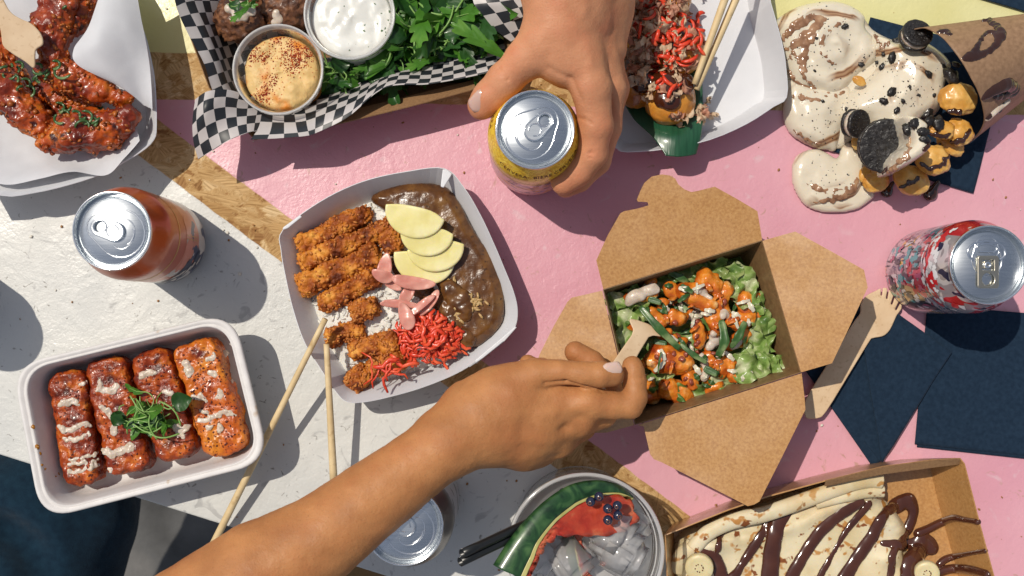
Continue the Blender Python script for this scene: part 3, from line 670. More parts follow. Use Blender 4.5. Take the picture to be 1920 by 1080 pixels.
# folded corner tabs of the tray
for tabp in ([(830,317),(838,317),(848,326),(832,352),(826,350)], [(529,432),(531,426),(563,403),(566,407),(540,428)], [(966,612),(969,614),(946,640),(893,682),(890,676),(940,634)]):
    V, F = plate(A([(x, y, .0385) for x, y in tabp]), .0376, .0012, .0006, .0003); mk('folded_corner', V, F, M['tray_board'], t_curry)
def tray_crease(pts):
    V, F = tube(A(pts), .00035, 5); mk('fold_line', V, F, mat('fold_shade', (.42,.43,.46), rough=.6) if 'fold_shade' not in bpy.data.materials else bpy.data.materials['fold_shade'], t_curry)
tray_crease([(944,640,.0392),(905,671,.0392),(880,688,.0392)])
M['rice'] = mat('cooked_rice', [(.3,(.70,.68,.62)),(.7,(.80,.78,.72))], 300, rough=.45, bump=.25, bscale=600, sss=.35, sssr=(.6,.5,.35), ssd=.004)
rice_out = np.array([P(x, y, .02)[:2] for x, y in smooth_poly([(560,440),(640,385),(720,350),(820,350),(880,430),(930,520),(948,590),(925,635),(850,680),(750,715),(660,735),(610,680),(575,600),(553,520)], 4)])
def rice_top(X, Y, d):
    q = np.stack([X.ravel(), Y.ravel(), 0*X.ravel()], 1); n = fbm(q, 40, 3).reshape(X.shape)
    return .006+np.minimum(d, .02)/.02*.014+n*.0045
V, F = heap(rice_out, .002, rice_top, .0016); V = V+vnorm(V, F)*(fbm(V, 260, 2)*.0007)[:,None]
rice = mk('rice_bed', V, F, M['rice'], None, label='bed of white rice spread in the curry tray', cat='rice', kind='stuff')
# rice grains: geometry, one object
GV, GF = ico(1); GV = GV*np.array([.0031,.0011,.0011])
def grains(surf, pts, seedlift=.0006, n=1):
    parts = []
    for x, y in pts:
        g = surf.hit(x, y, seedlift)
        if g is None: continue
        parts.append((GV@rotm(random.uniform(-.5,.5), random.uniform(-.5,.5), random.uniform(0, 6.3)).T+g, GF))
    return join(parts)
sr = Surf([rice])
pp = []
while len(pp) < 1500:
    x, y = random.uniform(550, 960), random.uniform(345, 745)
    pp.append((x, y))
V, F = grains(sr, pp); mk('rice_grains', V, F, M['rice'], rice, kind='stuff')
# curry sauce
M['curry'] = mat('curry_sauce', [(.3,(.060,.022,.007)),(.5,(.115,.045,.012)),(.7,(.19,.085,.022))], 90, detail=8, rough=.27, bump=.7, bscale=200, bdet=6, coat=.12, layers=(((.26,.13,.03), 30, .62, .80, 6), ((.06,.025,.01), 240, .60, .7, 3)), spec=.5)
cout = np.array([P(x, y, .03)[:2] for x, y in smooth_poly([(692,370),(730,348),(785,340),(835,348),(862,380),(885,425),(915,470),(938,520),(946,570),(938,612),(905,645),(880,652),(862,632),(840,600),(828,560),(800,500),(760,450),(725,400)], 4)])
def curry_top(X, Y, d):
    q = np.stack([X.ravel(), Y.ravel(), 0*X.ravel()], 1); n = fbm(q, 55, 4).reshape(X.shape)
    return .021+np.sqrt(np.clip(d/.008, 0, 1))*.0075+n*.0018
V, F = heap(cout, .010, curry_top, .0012); V = V+vnorm(V, F)*(fbm(V, 300, 2)*.0004)[:,None]
curry = mk('curry_sauce', V, F, M['curry'], None, label='glossy brown curry sauce over the rice on the right of the tray', cat='curry sauce', kind='stuff')
V, F = drizzle(Surf([rice, curry]), [[(828,560,5),(850,600,6),(880,640,5)], [(840,540,5),(860,560,5),(880,590,4)], [(720,470,5),(745,500,4),(790,540,5),(830,570,5)]], h=.001, k=.004, jit=3)
V = V+vnorm(V, F)*(fbm(V, 220, 3)*.0014)[:,None]; mk('curry_lumps', V, F, M['curry'], curry)
V, F = grains(Surf([rice, curry]), [(x+random.gauss(0, 7), y+random.gauss(0, 7)) for x, y in ((842,555),(858,575),(880,562),(885,575),(862,600),(845,530),(893,568),(850,590)) for _ in range(9)], .0012)
mk('rice_grains', V, F, mat('curry_rice', (.50,.33,.14), rough=.35, sss=.2), curry, kind='stuff')
# breaded cutlet strips
M['crumb'] = mat('fried_breadcrumb', [(.32,(.10,.018,.004)),(.42,(.32,.075,.010)),(.53,(.58,.20,.025)),(.66,(.78,.38,.075))], 62, detail=9, rough=.5, bump=1.2, bscale=420, bdet=6, spec=.3)
M['pork'] = mat('cooked_pork', [(.3,(.55,.40,.28)),(.7,(.68,.55,.42))], 200, rough=.45, bump=.2, bscale=500, sss=.2)
def crumbify(V, F, amp=.0016, s=330, seed=0):
    n = vnorm(V, F); return V+n*((.42-worley(V+seed, s))*amp*2+fbm(V, 900, 2)*amp*.4)[:,None]
srf_rc = Surf([rice, curry])
def flakes(surfobj, n, size, m, name, parent, seed=0, region=None):
    """loose crumbs clinging to a piece, one joined part"""
    me = surfobj.data; k = len(me.polygons); parts = []; r = random.Random(seed); o_ = ORI[surfobj.name] if surfobj.parent is None else ORI[surfobj.name]
    for _ in range(n):
        p = me.polygons[r.randrange(k)]
        if p.normal.z < .1: continue
        c = np.array(p.center)+np.array(surfobj.location)+(ORI[surfobj.parent.name] if surfobj.parent else 0)
        s_ = size*r.uniform(.5, 1.4); V_, F_ = ico(1); V_ = V_*np.array([s_, s_*r.uniform(.4,.8), s_*.4])*(1+.3*np.array([r.uniform(-1,1) for _ in range(len(V_))]))[:,None]
        parts.append((V_@rotm(r.uniform(-.6,.6), r.uniform(-.6,.6), r.uniform(0,6.3)).T+c+np.array(p.normal)*s_*.1, F_))
    V, F = join(parts); return mk(name, V, F, m, parent, kind='stuff')
M['crumb_light'] = mat('crisp_crumbs', [(.3,(.28,.07,.012)),(.5,(.48,.16,.03)),(.7,(.62,.27,.06))], 90, rough=.5)
katsu = []
KS = [((563,462),(690,399),19,.030,'topmost breaded cutlet strip along the upper left rim of the curry tray'),
      ((566,494),(708,434),19,.031,'second breaded cutlet strip from the top in the curry tray'),
      ((566,538),(708,474),24,.031,'broad third breaded cutlet strip ending at the left rim of the curry tray'),
      ((604,572),(706,517),20,.031,'fourth breaded cutlet strip from the top with its end over white rice'),
      ((662,588),(706,572),22,.034,'short stubby breaded cutlet piece left of the pink ginger'),
      ((618,634),(680,614),20,.030,'dark breaded cutlet piece where the chopsticks rest'),
      ((660,656),(745,640),21,.033,'breaded cutlet strip showing its pale meat edge above the lowest pieces'),
      ((695,690),(757,672),20,.030,'breaded cutlet piece under the small red ginger shreds'),
      ((658,722),(690,690),20,.029,'lowest breaded cutlet piece at the bottom corner of the curry tray'),
      ((718,418),(742,470),22,.030,'sauce soaked dark breaded cutlet piece between strips and yellow radish')]
for i, (a, b, hw, hc, lab) in enumerate(KS):
    A_, B_ = P(*a, hc-.009), P(*b, hc-.009); r_ = mm(hw, hc); e = (B_-A_); L_ = np.linalg.norm(e); e /= L_; an = math.atan2(e[1], e[0])
    fl = Field(np.minimum(A_, B_)-r_-.004, np.maximum(A_, B_)+r_+.004, .0009)
    sl, X, Y, Z = fl._sub(fl.lo, fl.lo+fl.h*fl.n, 0)
    c_ = (A_+B_)/2; u = (X-c_[0])*math.cos(an)+(Y-c_[1])*math.sin(an); v = -(X-c_[0])*math.sin(an)+(Y-c_[1])*math.cos(an); z = Z-c_[2]
    rad = .006; qx = np.abs(u)-(L_/2+r_*.25)+rad; qy = np.abs(v)-r_*(1+.10*np.sin(u*180+i))+rad; qz = np.abs(z-.0015*np.sin(u*110+i*2))-.0092+rad
    fl.f[sl] = np.minimum(np.maximum(np.maximum(qx, qy), qz), 0)+np.sqrt(np.maximum(qx,0)**2+np.maximum(qy,0)**2+np.maximum(qz,0)**2)-rad
    V, F = fl.mesh(); n_ = vnorm(V, F); V = V+n_*(fbm(V+i, 70, 3)*.0013+fbm(V+i, 190, 3)*.0013)[:,None]; V = crumbify(V, F, .0015, 260, i*.1)
    o = mk('cutlet_strip', V, F, M['crumb'], None, label=lab, cat='fried cutlet', group='breaded cutlet strips in the curry tray'); katsu.append(o)
    flakes(o, 300, .0015, M['crumb_light'], 'loose_crumbs', o, i)
    if False:
        q = np.array([P(*a, hc)+np.array([-math.sin(an), math.cos(an), 0])*r_*.95, P(*b, hc)+np.array([-math.sin(an), math.cos(an), 0])*r_*.95])
        pts = np.array([q[0]+(q[1]-q[0])*s_ for s_ in np.linspace(.12, .98, 12)])-np.array([0,0,.003]); V, F = tube(pts, np.array([.0012]+[.0032]*10+[.0012])*(1 if i != 8 else .6), 10); V = V+(fbm(V, 400, 2)*.0008)[:,None]*vnorm(V, np.array([f for f in F if len(f) == 4])); mk('meat_edge', V, F, M['pork'], o)
# yellow pickled radish half moons
M['radish'] = mat('pickled_radish', [(.3,(.72,.64,.24)),(.5,(.78,.71,.32)),(.7,(.84,.79,.46))], 70, detail=7, rough=.38, bump=.35, bscale=130, bdet=6, sss=.45, sssr=(.6,.45,.1), ssd=.004, coat=.2)
RD = [((778,397),57,15,.047,'topmost yellow pickled radish slice on the brown curry'),((800,437),50,2,.043,'second yellow pickled radish slice from the top of the fan'),((816,463),54,-6,.039,'third yellow pickled radish slice overlapping the curry'),((795,484),58,12,.035,'lowest yellow pickled radish slice touching the pink ginger')]
for i, (c_, R_, an, hc, lab) in enumerate(RD):
    c0 = P(*c_, hc); a0 = math.radians(-an); R_ = mm(R_, hc); q = [(R_*math.cos(a), R_*.86*math.sin(a)) for a in np.linspace(math.pi*1.0, math.pi*2.0, 28)]
    q = np.array([(x, y*1.0+.0) for x, y in q]); q = np.vstack([q, smooth_poly([(R_,0),(R_*.5,.004),(-R_*.4,.0035),(-R_,0)], 4, False)[1:-1]])
    q = q@np.array([[math.cos(a0), math.sin(a0)], [-math.sin(a0), math.cos(a0)]])+c0[:2]
    V, F = plate(q, hc-.0045, .0034, .0007, .0012, zf=lambda x, y, c0=c0, a0=a0: ((x-c0[0])*math.sin(-a0)*0+(y-c0[1])*.10)+fbm(np.stack([x, y, 0*x], 1), 60, 2)*.0008)
    mk('radish_slice', V, F, M['radish'], None, label=lab, cat='pickled radish', group='yellow radish slices fanned on the curry')
M['pgin'] = mat('pink_pickled_ginger', [(.3,(.66,.24,.19)),(.7,(.76,.40,.32))], 120, rough=.3, bump=.12, bscale=260, sss=.35, sssr=(.6,.3,.2), ssd=.003, trans=.1, coat=.2)
PG = [((722,498),25,18,100,.034,'pink pickled ginger piece curling below the breaded strip'),((718,515),22,16,20,.036,''),((776,527),42,17,8,.038,''),((765,548),24,15,-60,.036,''),((752,572),40,10,4,.036,''),((790,575),34,10,-40,.037,''),((760,592),28,19,70,.038,''),((805,568),30,11,-55,.034,''),((742,566),26,10,0,.034,''),((735,530),22,14,40,.032,'')]
pgl = ['pink ginger slice furthest left beside the breaded cutlet','pink ginger slice tucked below the leftmost one','wide pink ginger slice directly under the lowest radish','pink ginger slice folded in the middle of the pile','long pink ginger slice lying level across the rice','pink ginger slice slanting up towards the curry','fan shaped pink ginger slice just above the red shreds','narrow pink ginger slice at the right end of the pile','narrow pink ginger slice at the left end of the level pair','pink ginger slice lying on rice left of the pile']
for i, (c_, a_, b_, an, hc, _) in enumerate(PG):
    c0 = P(*c_, hc); a0 = math.radians(-an); q = []
    for k in range(24):
        t_ = 2*math.pi*k/24; x = mm(a_, hc)*math.cos(t_); y = mm(b_, hc)*math.sin(t_)*(.75+.25*math.cos(t_+i)); q.append((x, y))
    q = np.array(q)@np.array([[math.cos(a0), math.sin(a0)], [-math.sin(a0), math.cos(a0)]])+c0[:2]
    V, F = plate(q, hc-.001, .0014, .0006, .0006, zf=lambda x, y, i=i: fbm(np.stack([x, y, 0*x+i], 1), 90, 2)*.0035)
    mk('ginger_slice', V, F, M['pgin'], None, label=pgl[i], cat='pickled ginger', group='pink ginger slices in the curry tray')
M['rgin'] = mat('red_pickled_ginger', [(.3,(.55,.022,.008)),(.5,(.72,.06,.02)),(.7,(.82,.16,.06))], 120, rough=.4, bump=.3, bscale=500, sss=.15, sssr=(.7,.1,.05), ssd=.002, coat=.1)
def shreds(n, c_, sx, sy, h0, hh, lab, grp, name='ginger_shred', m='rgin', rad=(.0007,.0018), ln=(.006,.018), cat='pickled ginger', flat=.35):
    for i in range(n):
        a = random.uniform(0, 6.28); r_ = math.sqrt(random.random()); x = c_[0]+sx*r_*math.cos(a); y = c_[1]+sy*r_*math.sin(a); side_ = ('in the middle of', 'at the lower side of', 'at the upper side of', 'at the left of', 'at the right of')[0 if r_ < .45 else 1 if math.sin(a) > .7 else 2 if math.sin(a) < -.7 else 3 if math.cos(a) < 0 else 4]; h = h0+hh*(1-r_*r_)*random.uniform(.4, 1)
        g = P(x, y, h); L_ = random.uniform(*ln); d = random.uniform(0, math.pi); cv = random.uniform(-1, 1); pts = []
        for s_ in np.linspace(-1, 1, 7):
            pts.append(g+np.array([math.cos(d)*s_*L_/2-math.sin(d)*L_*(cv*.35*s_*s_+.07*math.sin(s_*5+cv*9)), math.sin(d)*s_*L_/2+math.cos(d)*L_*(cv*.35*s_*s_+.07*math.sin(s_*5+cv*9)), .0012*math.cos(s_*1.6)+random.gauss(0,.0003)]))
        rr = random.uniform(*rad); V, F = tube(pts, rr*np.array([.7,1,1,.85,1.1,.95,.6]), 6, flat=flat)
        mk(name, V, F, M[m], None, label=lab % side_ if '%s' in lab else lab, cat=cat, group=grp)
shreds(190, (806,636), 62, 44, .026, .016, 'red pickled ginger shred %s the bright heap in the curry tray', 'red ginger shreds heaped in the curry tray')
shreds(9, (727,688), 32, 16, .040, .003, 'red ginger shred lying on the breaded cutlet near the tray bottom', 'red ginger shreds on the lower cutlet', ln=(.014,.026))
# chopsticks of the curry tray
def stick(a, b, ra, rb, label, group, m='bamboo', name='chopstick'):
    p, q = P(*a), P(*b); pts = [p+(q-p)*s_ for s_ in np.linspace(0, 1, 12)]; V, F = tube(pts, np.linspace(ra, rb, 12), 10); return mk(name, V, F, M[m], None, label=label, cat='chopstick', group=group)
stick((610,598,.050), (380,1060,.004), .0022, .0031, 'bamboo chopstick slanting down left from the cutlet towards the pulp tray', 'chopsticks resting on the curry tray')
stick((612,645,.046), (626,905,.026), .0022, .0031, 'bamboo chopstick pointing straight down from the curry tray', 'chopsticks resting on the curry tray')
# ================================================================ PULP TRAY WITH GLAZED PIECES
def rrect(corners, r, n=8, h=0):
    C = [P(*c, h) for c in corners]; out = []
    for i in range(4):
        a, b, c = C[i-1], C[i], C[(i+1) % 4]; u = (a-b)/np.linalg.norm(a-b); v = (c-b)/np.linalg.norm(c-b)
        for k in range(n+1):
            t = k/n; p = b+u*r*(1-t)**2+v*r*t*t+0*b; out.append(p)
    return np.array(out)
HB = .045
cs = [(22,686),(436,586),(505,866),(77,975)]
R0 = rrect(cs, .026, 10, HB); cR = R0.mean(0); cb = P(262, 783, 0)
def ring(off, z, k=1.0):
    q = R0.copy(); d = q[:,:2]-cR[:2]; L_ = np.linalg.norm(d, axis=1)[:,None]; q[:,:2] = cR[:2]+d*(1-off/L_)
    q[:,2] = z; return q
rings = [ring(.000, HB-.004), ring(-.0004, HB-.001), ring(.0008, HB), ring(.0026, HB+.0003), ring(.0042, HB-.0012), ring(.0052, HB-.0016), ring(.0064, HB-.0006), ring(.0074, HB-.0014), ring(.0085, HB-.006), ring(.0115, .020), ring(.0150, .006), ring(.020, .0025), ring(.03, .0022)]
V, F = loft(rings, False, True)
t_pulp = thing('pulp_tray', (cb[0], cb[1], 0), 'off white moulded pulp tray holding four glazed pieces, overhanging the table edge', 'tray')
pw = mk('tray_wall', V, F, M['pulp'], t_pulp); solid(pw, .0012, 1)
M['glaze'] = mat('chilli_glaze', [(.34,(.08,.009,.003)),(.47,(.25,.030,.005)),(.59,(.46,.085,.008)),(.72,(.64,.21,.02))], 70, detail=9, rough=.33, bump=1.3, bscale=260, bdet=6, coat=.15, spec=.5, layers=(((.07,.008,.003), 55, .56, .68, 8), ((.07,.008,.003), 420, .60, .68, 3)))
M['glaze_orange'] = mat('orange_chilli_glaze', [(.28,(.26,.030,.005)),(.45,(.52,.11,.010)),(.7,(.70,.25,.022))], 60, detail=8, rough=.32, bump=1.1, bscale=240, bdet=6, coat=.15, spec=.5, layers=(((.13,.012,.004), 48, .58, .68, 8), ((.13,.012,.004), 420, .60, .66, 3)))
TP = [((133,710),(162,890),36,'leftmost glazed piece with white sauce at both ends in the pulp tray','glaze'),((207,690),(247,868),41,'second glazed piece from the left in the pulp tray','glaze'),((290,674),(336,842),39,'third glazed piece from the left partly under the green sprouts','glaze'),((372,658),(428,832),43,'widest orange glazed piece at the right end of the pulp tray','glaze_orange')]
tofu = []
for i, (a, b, hw, lab, mt) in enumerate(TP):
    hc = .030; A_, B_ = P(*a, hc-.012), P(*b, hc-.012); r_ = mm(hw, hc); e = B_-A_; L_ = np.linalg.norm(e); e /= L_; an = math.atan2(e[1], e[0]); c_ = (A_+B_)/2
    fl = Field(np.minimum(A_, B_)-r_-.006, np.maximum(A_, B_)+r_+.006, .001); sl, X, Y, Z = fl._sub(fl.lo, fl.lo+fl.h*fl.n, 0)
    u = (X-c_[0])*math.cos(an)+(Y-c_[1])*math.sin(an); v = -(X-c_[0])*math.sin(an)+(Y-c_[1])*math.cos(an); z = Z-c_[2]; rad = .0055
    r2 = .0105; ax_ = np.abs(u)-(L_/2+r_*.45)+r2; ay_ = np.abs(v)-r_*(1+.05*np.sin(u*130+i*2)+.03*np.sin(u*310+i))+r2; d2_ = np.minimum(np.maximum(ax_, ay_), 0)+np.sqrt(np.maximum(ax_,0)**2+np.maximum(ay_,0)**2)-r2; qa = d2_+rad; qz = np.abs(z)-.0120+rad
    fl.f[sl] = np.minimum(np.maximum(qa, qz), 0)+np.sqrt(np.maximum(qa,0)**2+np.maximum(qz,0)**2)-rad
    V, F = fl.mesh(); V = V+vnorm(V, F)*(fbm(V+i*.3, 60, 3)*.0016+fbm(V, 200, 4)*.0016+(.45-worley(V, 230))*.0010)[:,None]
    tofu.append(mk('glazed_piece', V, F, M[mt], None, label=lab, cat='glazed food', group='glazed pieces in the pulp tray'))
M['white_sauce'] = mat('white_sauce', [(.3,(.50,.40,.31)),(.7,(.70,.62,.53))], 150, detail=6, rough=.35, bump=.5, bscale=300, sss=.3, ssd=.003, coat=.1)
TS = [[[(112,757,2),(128,752,3),(148,757,1.5)], [(110,800,1.6),(130,808,2.6),(155,796,2.2),(170,800,1.6)], [(118,822,1.4),(140,826,2.6),(165,812,1.6)], [(132,862,1.4),(160,856,1.4),(182,850,1.5)], [(128,873,1.6),(160,870,1.4),(184,862,1.6)], [(126,884,2.2),(155,884,1.8),(184,872,2.4)], [(150,720,1.2),(162,716,1.6)]],
      [[(186,712,2),(192,728,2)], [(180,730,1.5),(205,733,2.5),(222,722,3)], [(190,762,2.5),(205,775,3),(215,800,2.5),(212,815,2)], [(196,846,3),(215,850,3.6),(240,842,3),(246,836,2)], [(200,880,1.4),(212,880,1.6)]],
      [[(262,706,1.6),(275,702,3),(290,698,1.6)], [(308,735,2),(322,738,2)], [(325,800,3),(340,806,3),(355,798,2)], [(330,815,1.4),(345,822,1.4)]],
      [[(345,680,2.4),(352,692,4),(356,700,2.5)], [(388,672,1.8),(402,668,2.6)], [(395,698,3),(404,704,2.4)], [(421,662,3),(430,660,2)], [(365,745,2),(378,742,2),(385,750,2)], [(370,790,2),(395,785,2.6),(418,772,2.2),(440,778,2)], [(375,770,1.4),(390,775,1.5)], [(432,712,2),(444,714,1.6)], [(410,805,2.4),(414,800,2)], [(405,745,1.6),(415,740,2),(412,730,1.5)], [(395,800,1.4),(388,806,1.6)]]]
for o, paths in zip(tofu, TS):
    V, F = drizzle(Surf([o]), [[(x, y, r*.68) for x, y, r in p] for p in paths], h=.0007, k=.002, flat=2.6, jit=2.0, lift=-.0001); V = V+vnorm(V, F)*(fbm(V, 420, 3)*.0010)[:,None]; mk('white_sauce', V, F, M['white_sauce'], o, kind='stuff')
M['fleck'] = mat('pepper_flecks', [(.3,(.05,.006,.004)),(.7,(.14,.02,.012))], 400, rough=.5)
def specks(surf, pts, size, m, name, parent, flat=.45):
    parts = []
    for x, y in pts:
        g = surf.hit(x, y, size*.1)
        if g is None: continue
        s_ = size*random.uniform(.45, 1.2); V_, F_ = ico(1); V_ = V_*np.array([s_, s_*random.uniform(.5, .9), s_*flat])
        parts.append((V_@rotm(random.gauss(0,.3), random.gauss(0,.3), random.uniform(0, 6.3)).T+g, F_))
    V, F = join(parts); return mk(name, V, F, m, parent, kind='stuff', label=None)
for i, (o, (a, b, hw, _, _)) in enumerate(zip(tofu, TP)):
    n_ = (70, 90, 110, 170)[i]; specks(Surf([o]), [(a[0]+(b[0]-a[0])*t_+random.uniform(-hw, hw)*.9, a[1]+(b[1]-a[1])*t_+random.uniform(-8, 8)) for t_ in [random.uniform(-.05, 1.05) for _ in range(n_)]], .0011, M['fleck'], 'pepper_flecks', o)
specks(Surf([pw]), [(75,850),(84,880),(104,893),(70,838),(62,800),(78,872),(110,888)], .0022, mat('orange_oil', (.35,.14,.01), rough=.15), 'oil_drips', t_pulp, .3)
# ================================================================ leaves
M['leaf'] = mat('rocket_leaf', [(.3,(.045,.150,.014)),(.55,(.085,.25,.028)),(.75,(.17,.38,.06))], 40, rough=.4, bump=.25, bscale=220, trans=.3, coat=.1, spec=.45)
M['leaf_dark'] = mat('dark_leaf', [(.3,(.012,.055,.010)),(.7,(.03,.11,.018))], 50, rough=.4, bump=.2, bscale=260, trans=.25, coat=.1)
M['stem'] = mat('pale_green_stem', [(.3,(.16,.32,.07)),(.7,(.28,.45,.13))], 60, rough=.4, sss=.1)
def leaf_mesh(name, L_, W_, lobes, curl, m, stem=.35, tw=.3, n=22):
    """flat leaf with a midrib fold, lobed edge and a tapering stem, along +x"""
    V, F = [], []; 
    for i in range(n+1):
        s = i/n; w_ = math.sin(math.pi*min(1, s**.8))**.75*W_
        if lobes: w_ *= .45+.55*abs(math.sin(s*math.pi*lobes+.4))
        x = L_*s; zc = curl*L_*math.sin(s*2.2)-curl*.6*L_*s; a = tw*s
        for j, k in enumerate((-1, -.5, 0, .5, 1)):
            y = k*w_; z = zc+abs(k)**1.5*w_*.45*(.6+.4*math.sin(s*9))+.0004*math.sin(s*30+k*4)
            V.append((x+lobes*.004*abs(k)*(w_/max(W_,1e-6)), y*math.cos(a)-z*0, z+y*math.sin(a)))
    for i in range(n):
        for j in range(4): F.append((i*5+j, (i+1)*5+j, (i+1)*5+j+1, i*5+j+1))
    P_ = [(-L_*stem*(1-k/6), -.004*math.sin(k/6*2.5), 0.0002) for k in range(7)]+[(L_*.3,0,.0004),(L_*.7,0,curl*L_*.5)]
    VT, FT = tube(P_, [.0008]*7+[.0005,.0002], 5, False); n0 = len(V); V = V+[tuple(v) for v in VT]; F2 = F+[tuple(a+n0 for a in f) for f in FT]
    me = template(name, V, F2, M[m]); me.materials.append(M['stem'])
    mi = [0]*len(F)+[1]*len(FT); me.polygons.foreach_set('material_index', mi); me.update(); return me
LM = [leaf_mesh('rocket_leaf', .044, .0068, 3.4, .10, 'leaf'), leaf_mesh('rocket_leaf', .030, .008, 0, .14, 'leaf', .8, .6), leaf_mesh('rocket_leaf', .034, .0072, 2.3, -.06, 'leaf', .5, -.5),
      leaf_mesh('rocket_leaf', .022, .010, 0, .2, 'leaf_dark', .4, .2), leaf_mesh('rocket_leaf', .038, .0065, 2.8, .16, 'leaf_dark', .3, -.4)]
def stem_mesh(m='stem'):
    out = []
    for k in range(3):
        pts = [(.030*s-.015, .005*math.sin(s*(2+k))-.002, .003*math.sin(s*3)) for s in np.linspace(0, 1, 14)]; V, F = tube(pts, .0008, 6); out.append(template('leaf_stem', V, F, M[m]))
    return out
SM = stem_mesh()
# ================================================================ CHECKED PAPER TRAY
m, t, out = NT('checked_paper'); L = t.links.new
uvn = N(t, 'ShaderNodeUVMap'); ck = N(t, 'ShaderNodeTexChecker'); setin(ck, 'Scale', 1/.0086); ck.inputs[1].default_value = (.56,.53,.52,1); ck.inputs[2].default_value = (.020,.024,.030,1); L(uvn.outputs[0], ck.inputs[0])
b = N(t, 'ShaderNodeBsdfPrincipled'); L(ck.outputs[0], b.inputs['Base Color']); setin(b, 'Roughness', .42)
tr = N(t, 'ShaderNodeBsdfTranslucent'); L(ck.outputs[0], tr.inputs[0]); ms = N(t, 'ShaderNodeMixShader'); setin(ms, 0, .15); L(b.outputs[0], ms.inputs[1]); L(tr.outputs[0], ms.inputs[2]); L(ms.outputs[0], out.inputs[0]); M['check'] = m
HT = .040
rim = [(300,-90,HT),(322,-20,HT),(345,38,HT),(368,100,HT),(392,165,HT),(432,214,HT),(478,262,HT),(560,247,HT),(640,231,HT),(760,202,HT),(880,170,HT),(935,150,HT),(975,60,HT),(985,0,HT),(990,-90,HT)]
R = A(rim); cb = P(655, 75, 0); base = R.copy(); base[:,:2] = cb[:2]+(R[:,:2]-cb[:2])*.86; base[:,2] = .001
t_chk = thing('kraft_tray', (cb[0], cb[1], 0), 'brown kraft tray lined with black and white checked paper at the top', 'tray')
V, F = loft([base, R*.5+base*.5, R]); kw = mk('tray_wall', V, F, M['kraft_dull'], t_chk, smooth=False); solid(kw, .0008)
# folded-over edge strip along the lower side of the tray
q0 = A([(478,262,HT+.0006),(560,247,HT+.0006),(640,231,HT+.0006),(760,202,HT+.0006),(880,170,HT+.0006),(935,150,HT+.0006)])
q1 = A([(482,240,HT-.012),(565,228,HT-.012),(640,212,HT-.012),(760,182,HT-.012),(878,153,HT-.012),(925,138,HT-.012)]); q1[:,2] = HT-.012
V = np.vstack([q0, q1+np.array([0,0,0])]); F = [(i, i+1, i+7, i+6) for i in range(5)]
fs = mk('folded_edge', V, F, M['kraft_dull'], t_chk, smooth=False); solid(fs, .0008)
# the liner: left wall, floor and lower wall as one sheet plus two curled corners
rows = [[(318,-60,.060),(330,10,.058),(352,62,.054),(382,118,.052),(400,172,.050),(430,205,.046)],
        [(350,-60,.050),(358,0,.048),(385,60,.045),(408,112,.042),(425,160,.040),(445,195,.038)],
        [(395,-60,.028),(405,0,.026),(415,55,.022),(432,105,.016),(450,150,.014),(470,180,.013)],
        [(440,-60,.008),(450,0,.008),(460,50,.006),(475,90,.005),(490,130,.005),(505,165,.005)],
        [(560,-60,.006),(565,0,.006),(570,50,.005),(580,90,.005),(585,130,.005),(590,160,.006)]]
V, F, uv = patch(rows, 8, 8, .0015, 40)
ln = thing('checked_liner', P(655, 80, .002), 'black and white checked greaseproof paper lining the kraft tray', 'paper')
mk('paper_left_side', V, F, M['check'], ln, uv=uv)
rows = [[(480,120,.008),(500,168,.012),(492,205,.030),(485,238,.044),(470,262,.050)],
        [(540,120,.006),(550,175,.010),(556,212,.032),(560,236,.046),(566,256,.050)],
        [(600,110,.006),(612,170,.010),(608,200,.034),(604,222,.046),(600,246,.048)],
        [(660,100,.006),(672,150,.014),(668,178,.036),(662,196,.046),(655,218,.049)],
        [(720,90,.006),(740,125,.018),(735,143,.036),(730,156,.045),(722,165,.048)],
        [(800,80,.006),(815,110,.018),(812,138,.036),(810,150,.044),(806,158,.046)],
        [(870,60,.006),(882,95,.020),(885,122,.036),(888,134,.044),(890,142,.045)],
        [(930,40,.006),(945,80,.020),(948,105,.036),(950,118,.044),(952,126,.045)]]
V, F, uv = patch(rows, 8, 8, .002, 35); mk('paper_lower_side', V, F, M['check'], ln, uv=uv)
rows = [[(505,170,.020),(470,178,.036),(425,168,.050),(388,172,.056),(366,186,.050)],
        [(500,195,.026),(462,200,.040),(422,196,.052),(385,205,.060),(361,228,.052)],
        [(492,222,.036),(460,225,.046),(425,232,.052),(392,246,.054),(363,268,.048)],
        [(484,245,.046),(462,250,.052),(432,262,.054),(402,280,.050),(372,299,.042)]]
V, F, uv = patch(rows, 9, 9, .0012, 50); mk('paper_corner', V, F, M['check'], ln, uv=uv*1.0+.002)
rows = [[(886,-30,.050),(888,5,.050),(905,28,.048),(928,55,.044),(958,78,.040)],
        [(930,-40,.052),(935,0,.053),(950,18,.052),(965,42,.048),(975,68,.042)],
        [(985,-50,.050),(985,-10,.050),(990,8,.050),(996,30,.048),(1000,60,.044)]]
V, F, uv = patch(rows, 9, 9, .0015, 60); mk('paper_corner', V, F, M['check'], ln, uv=uv)
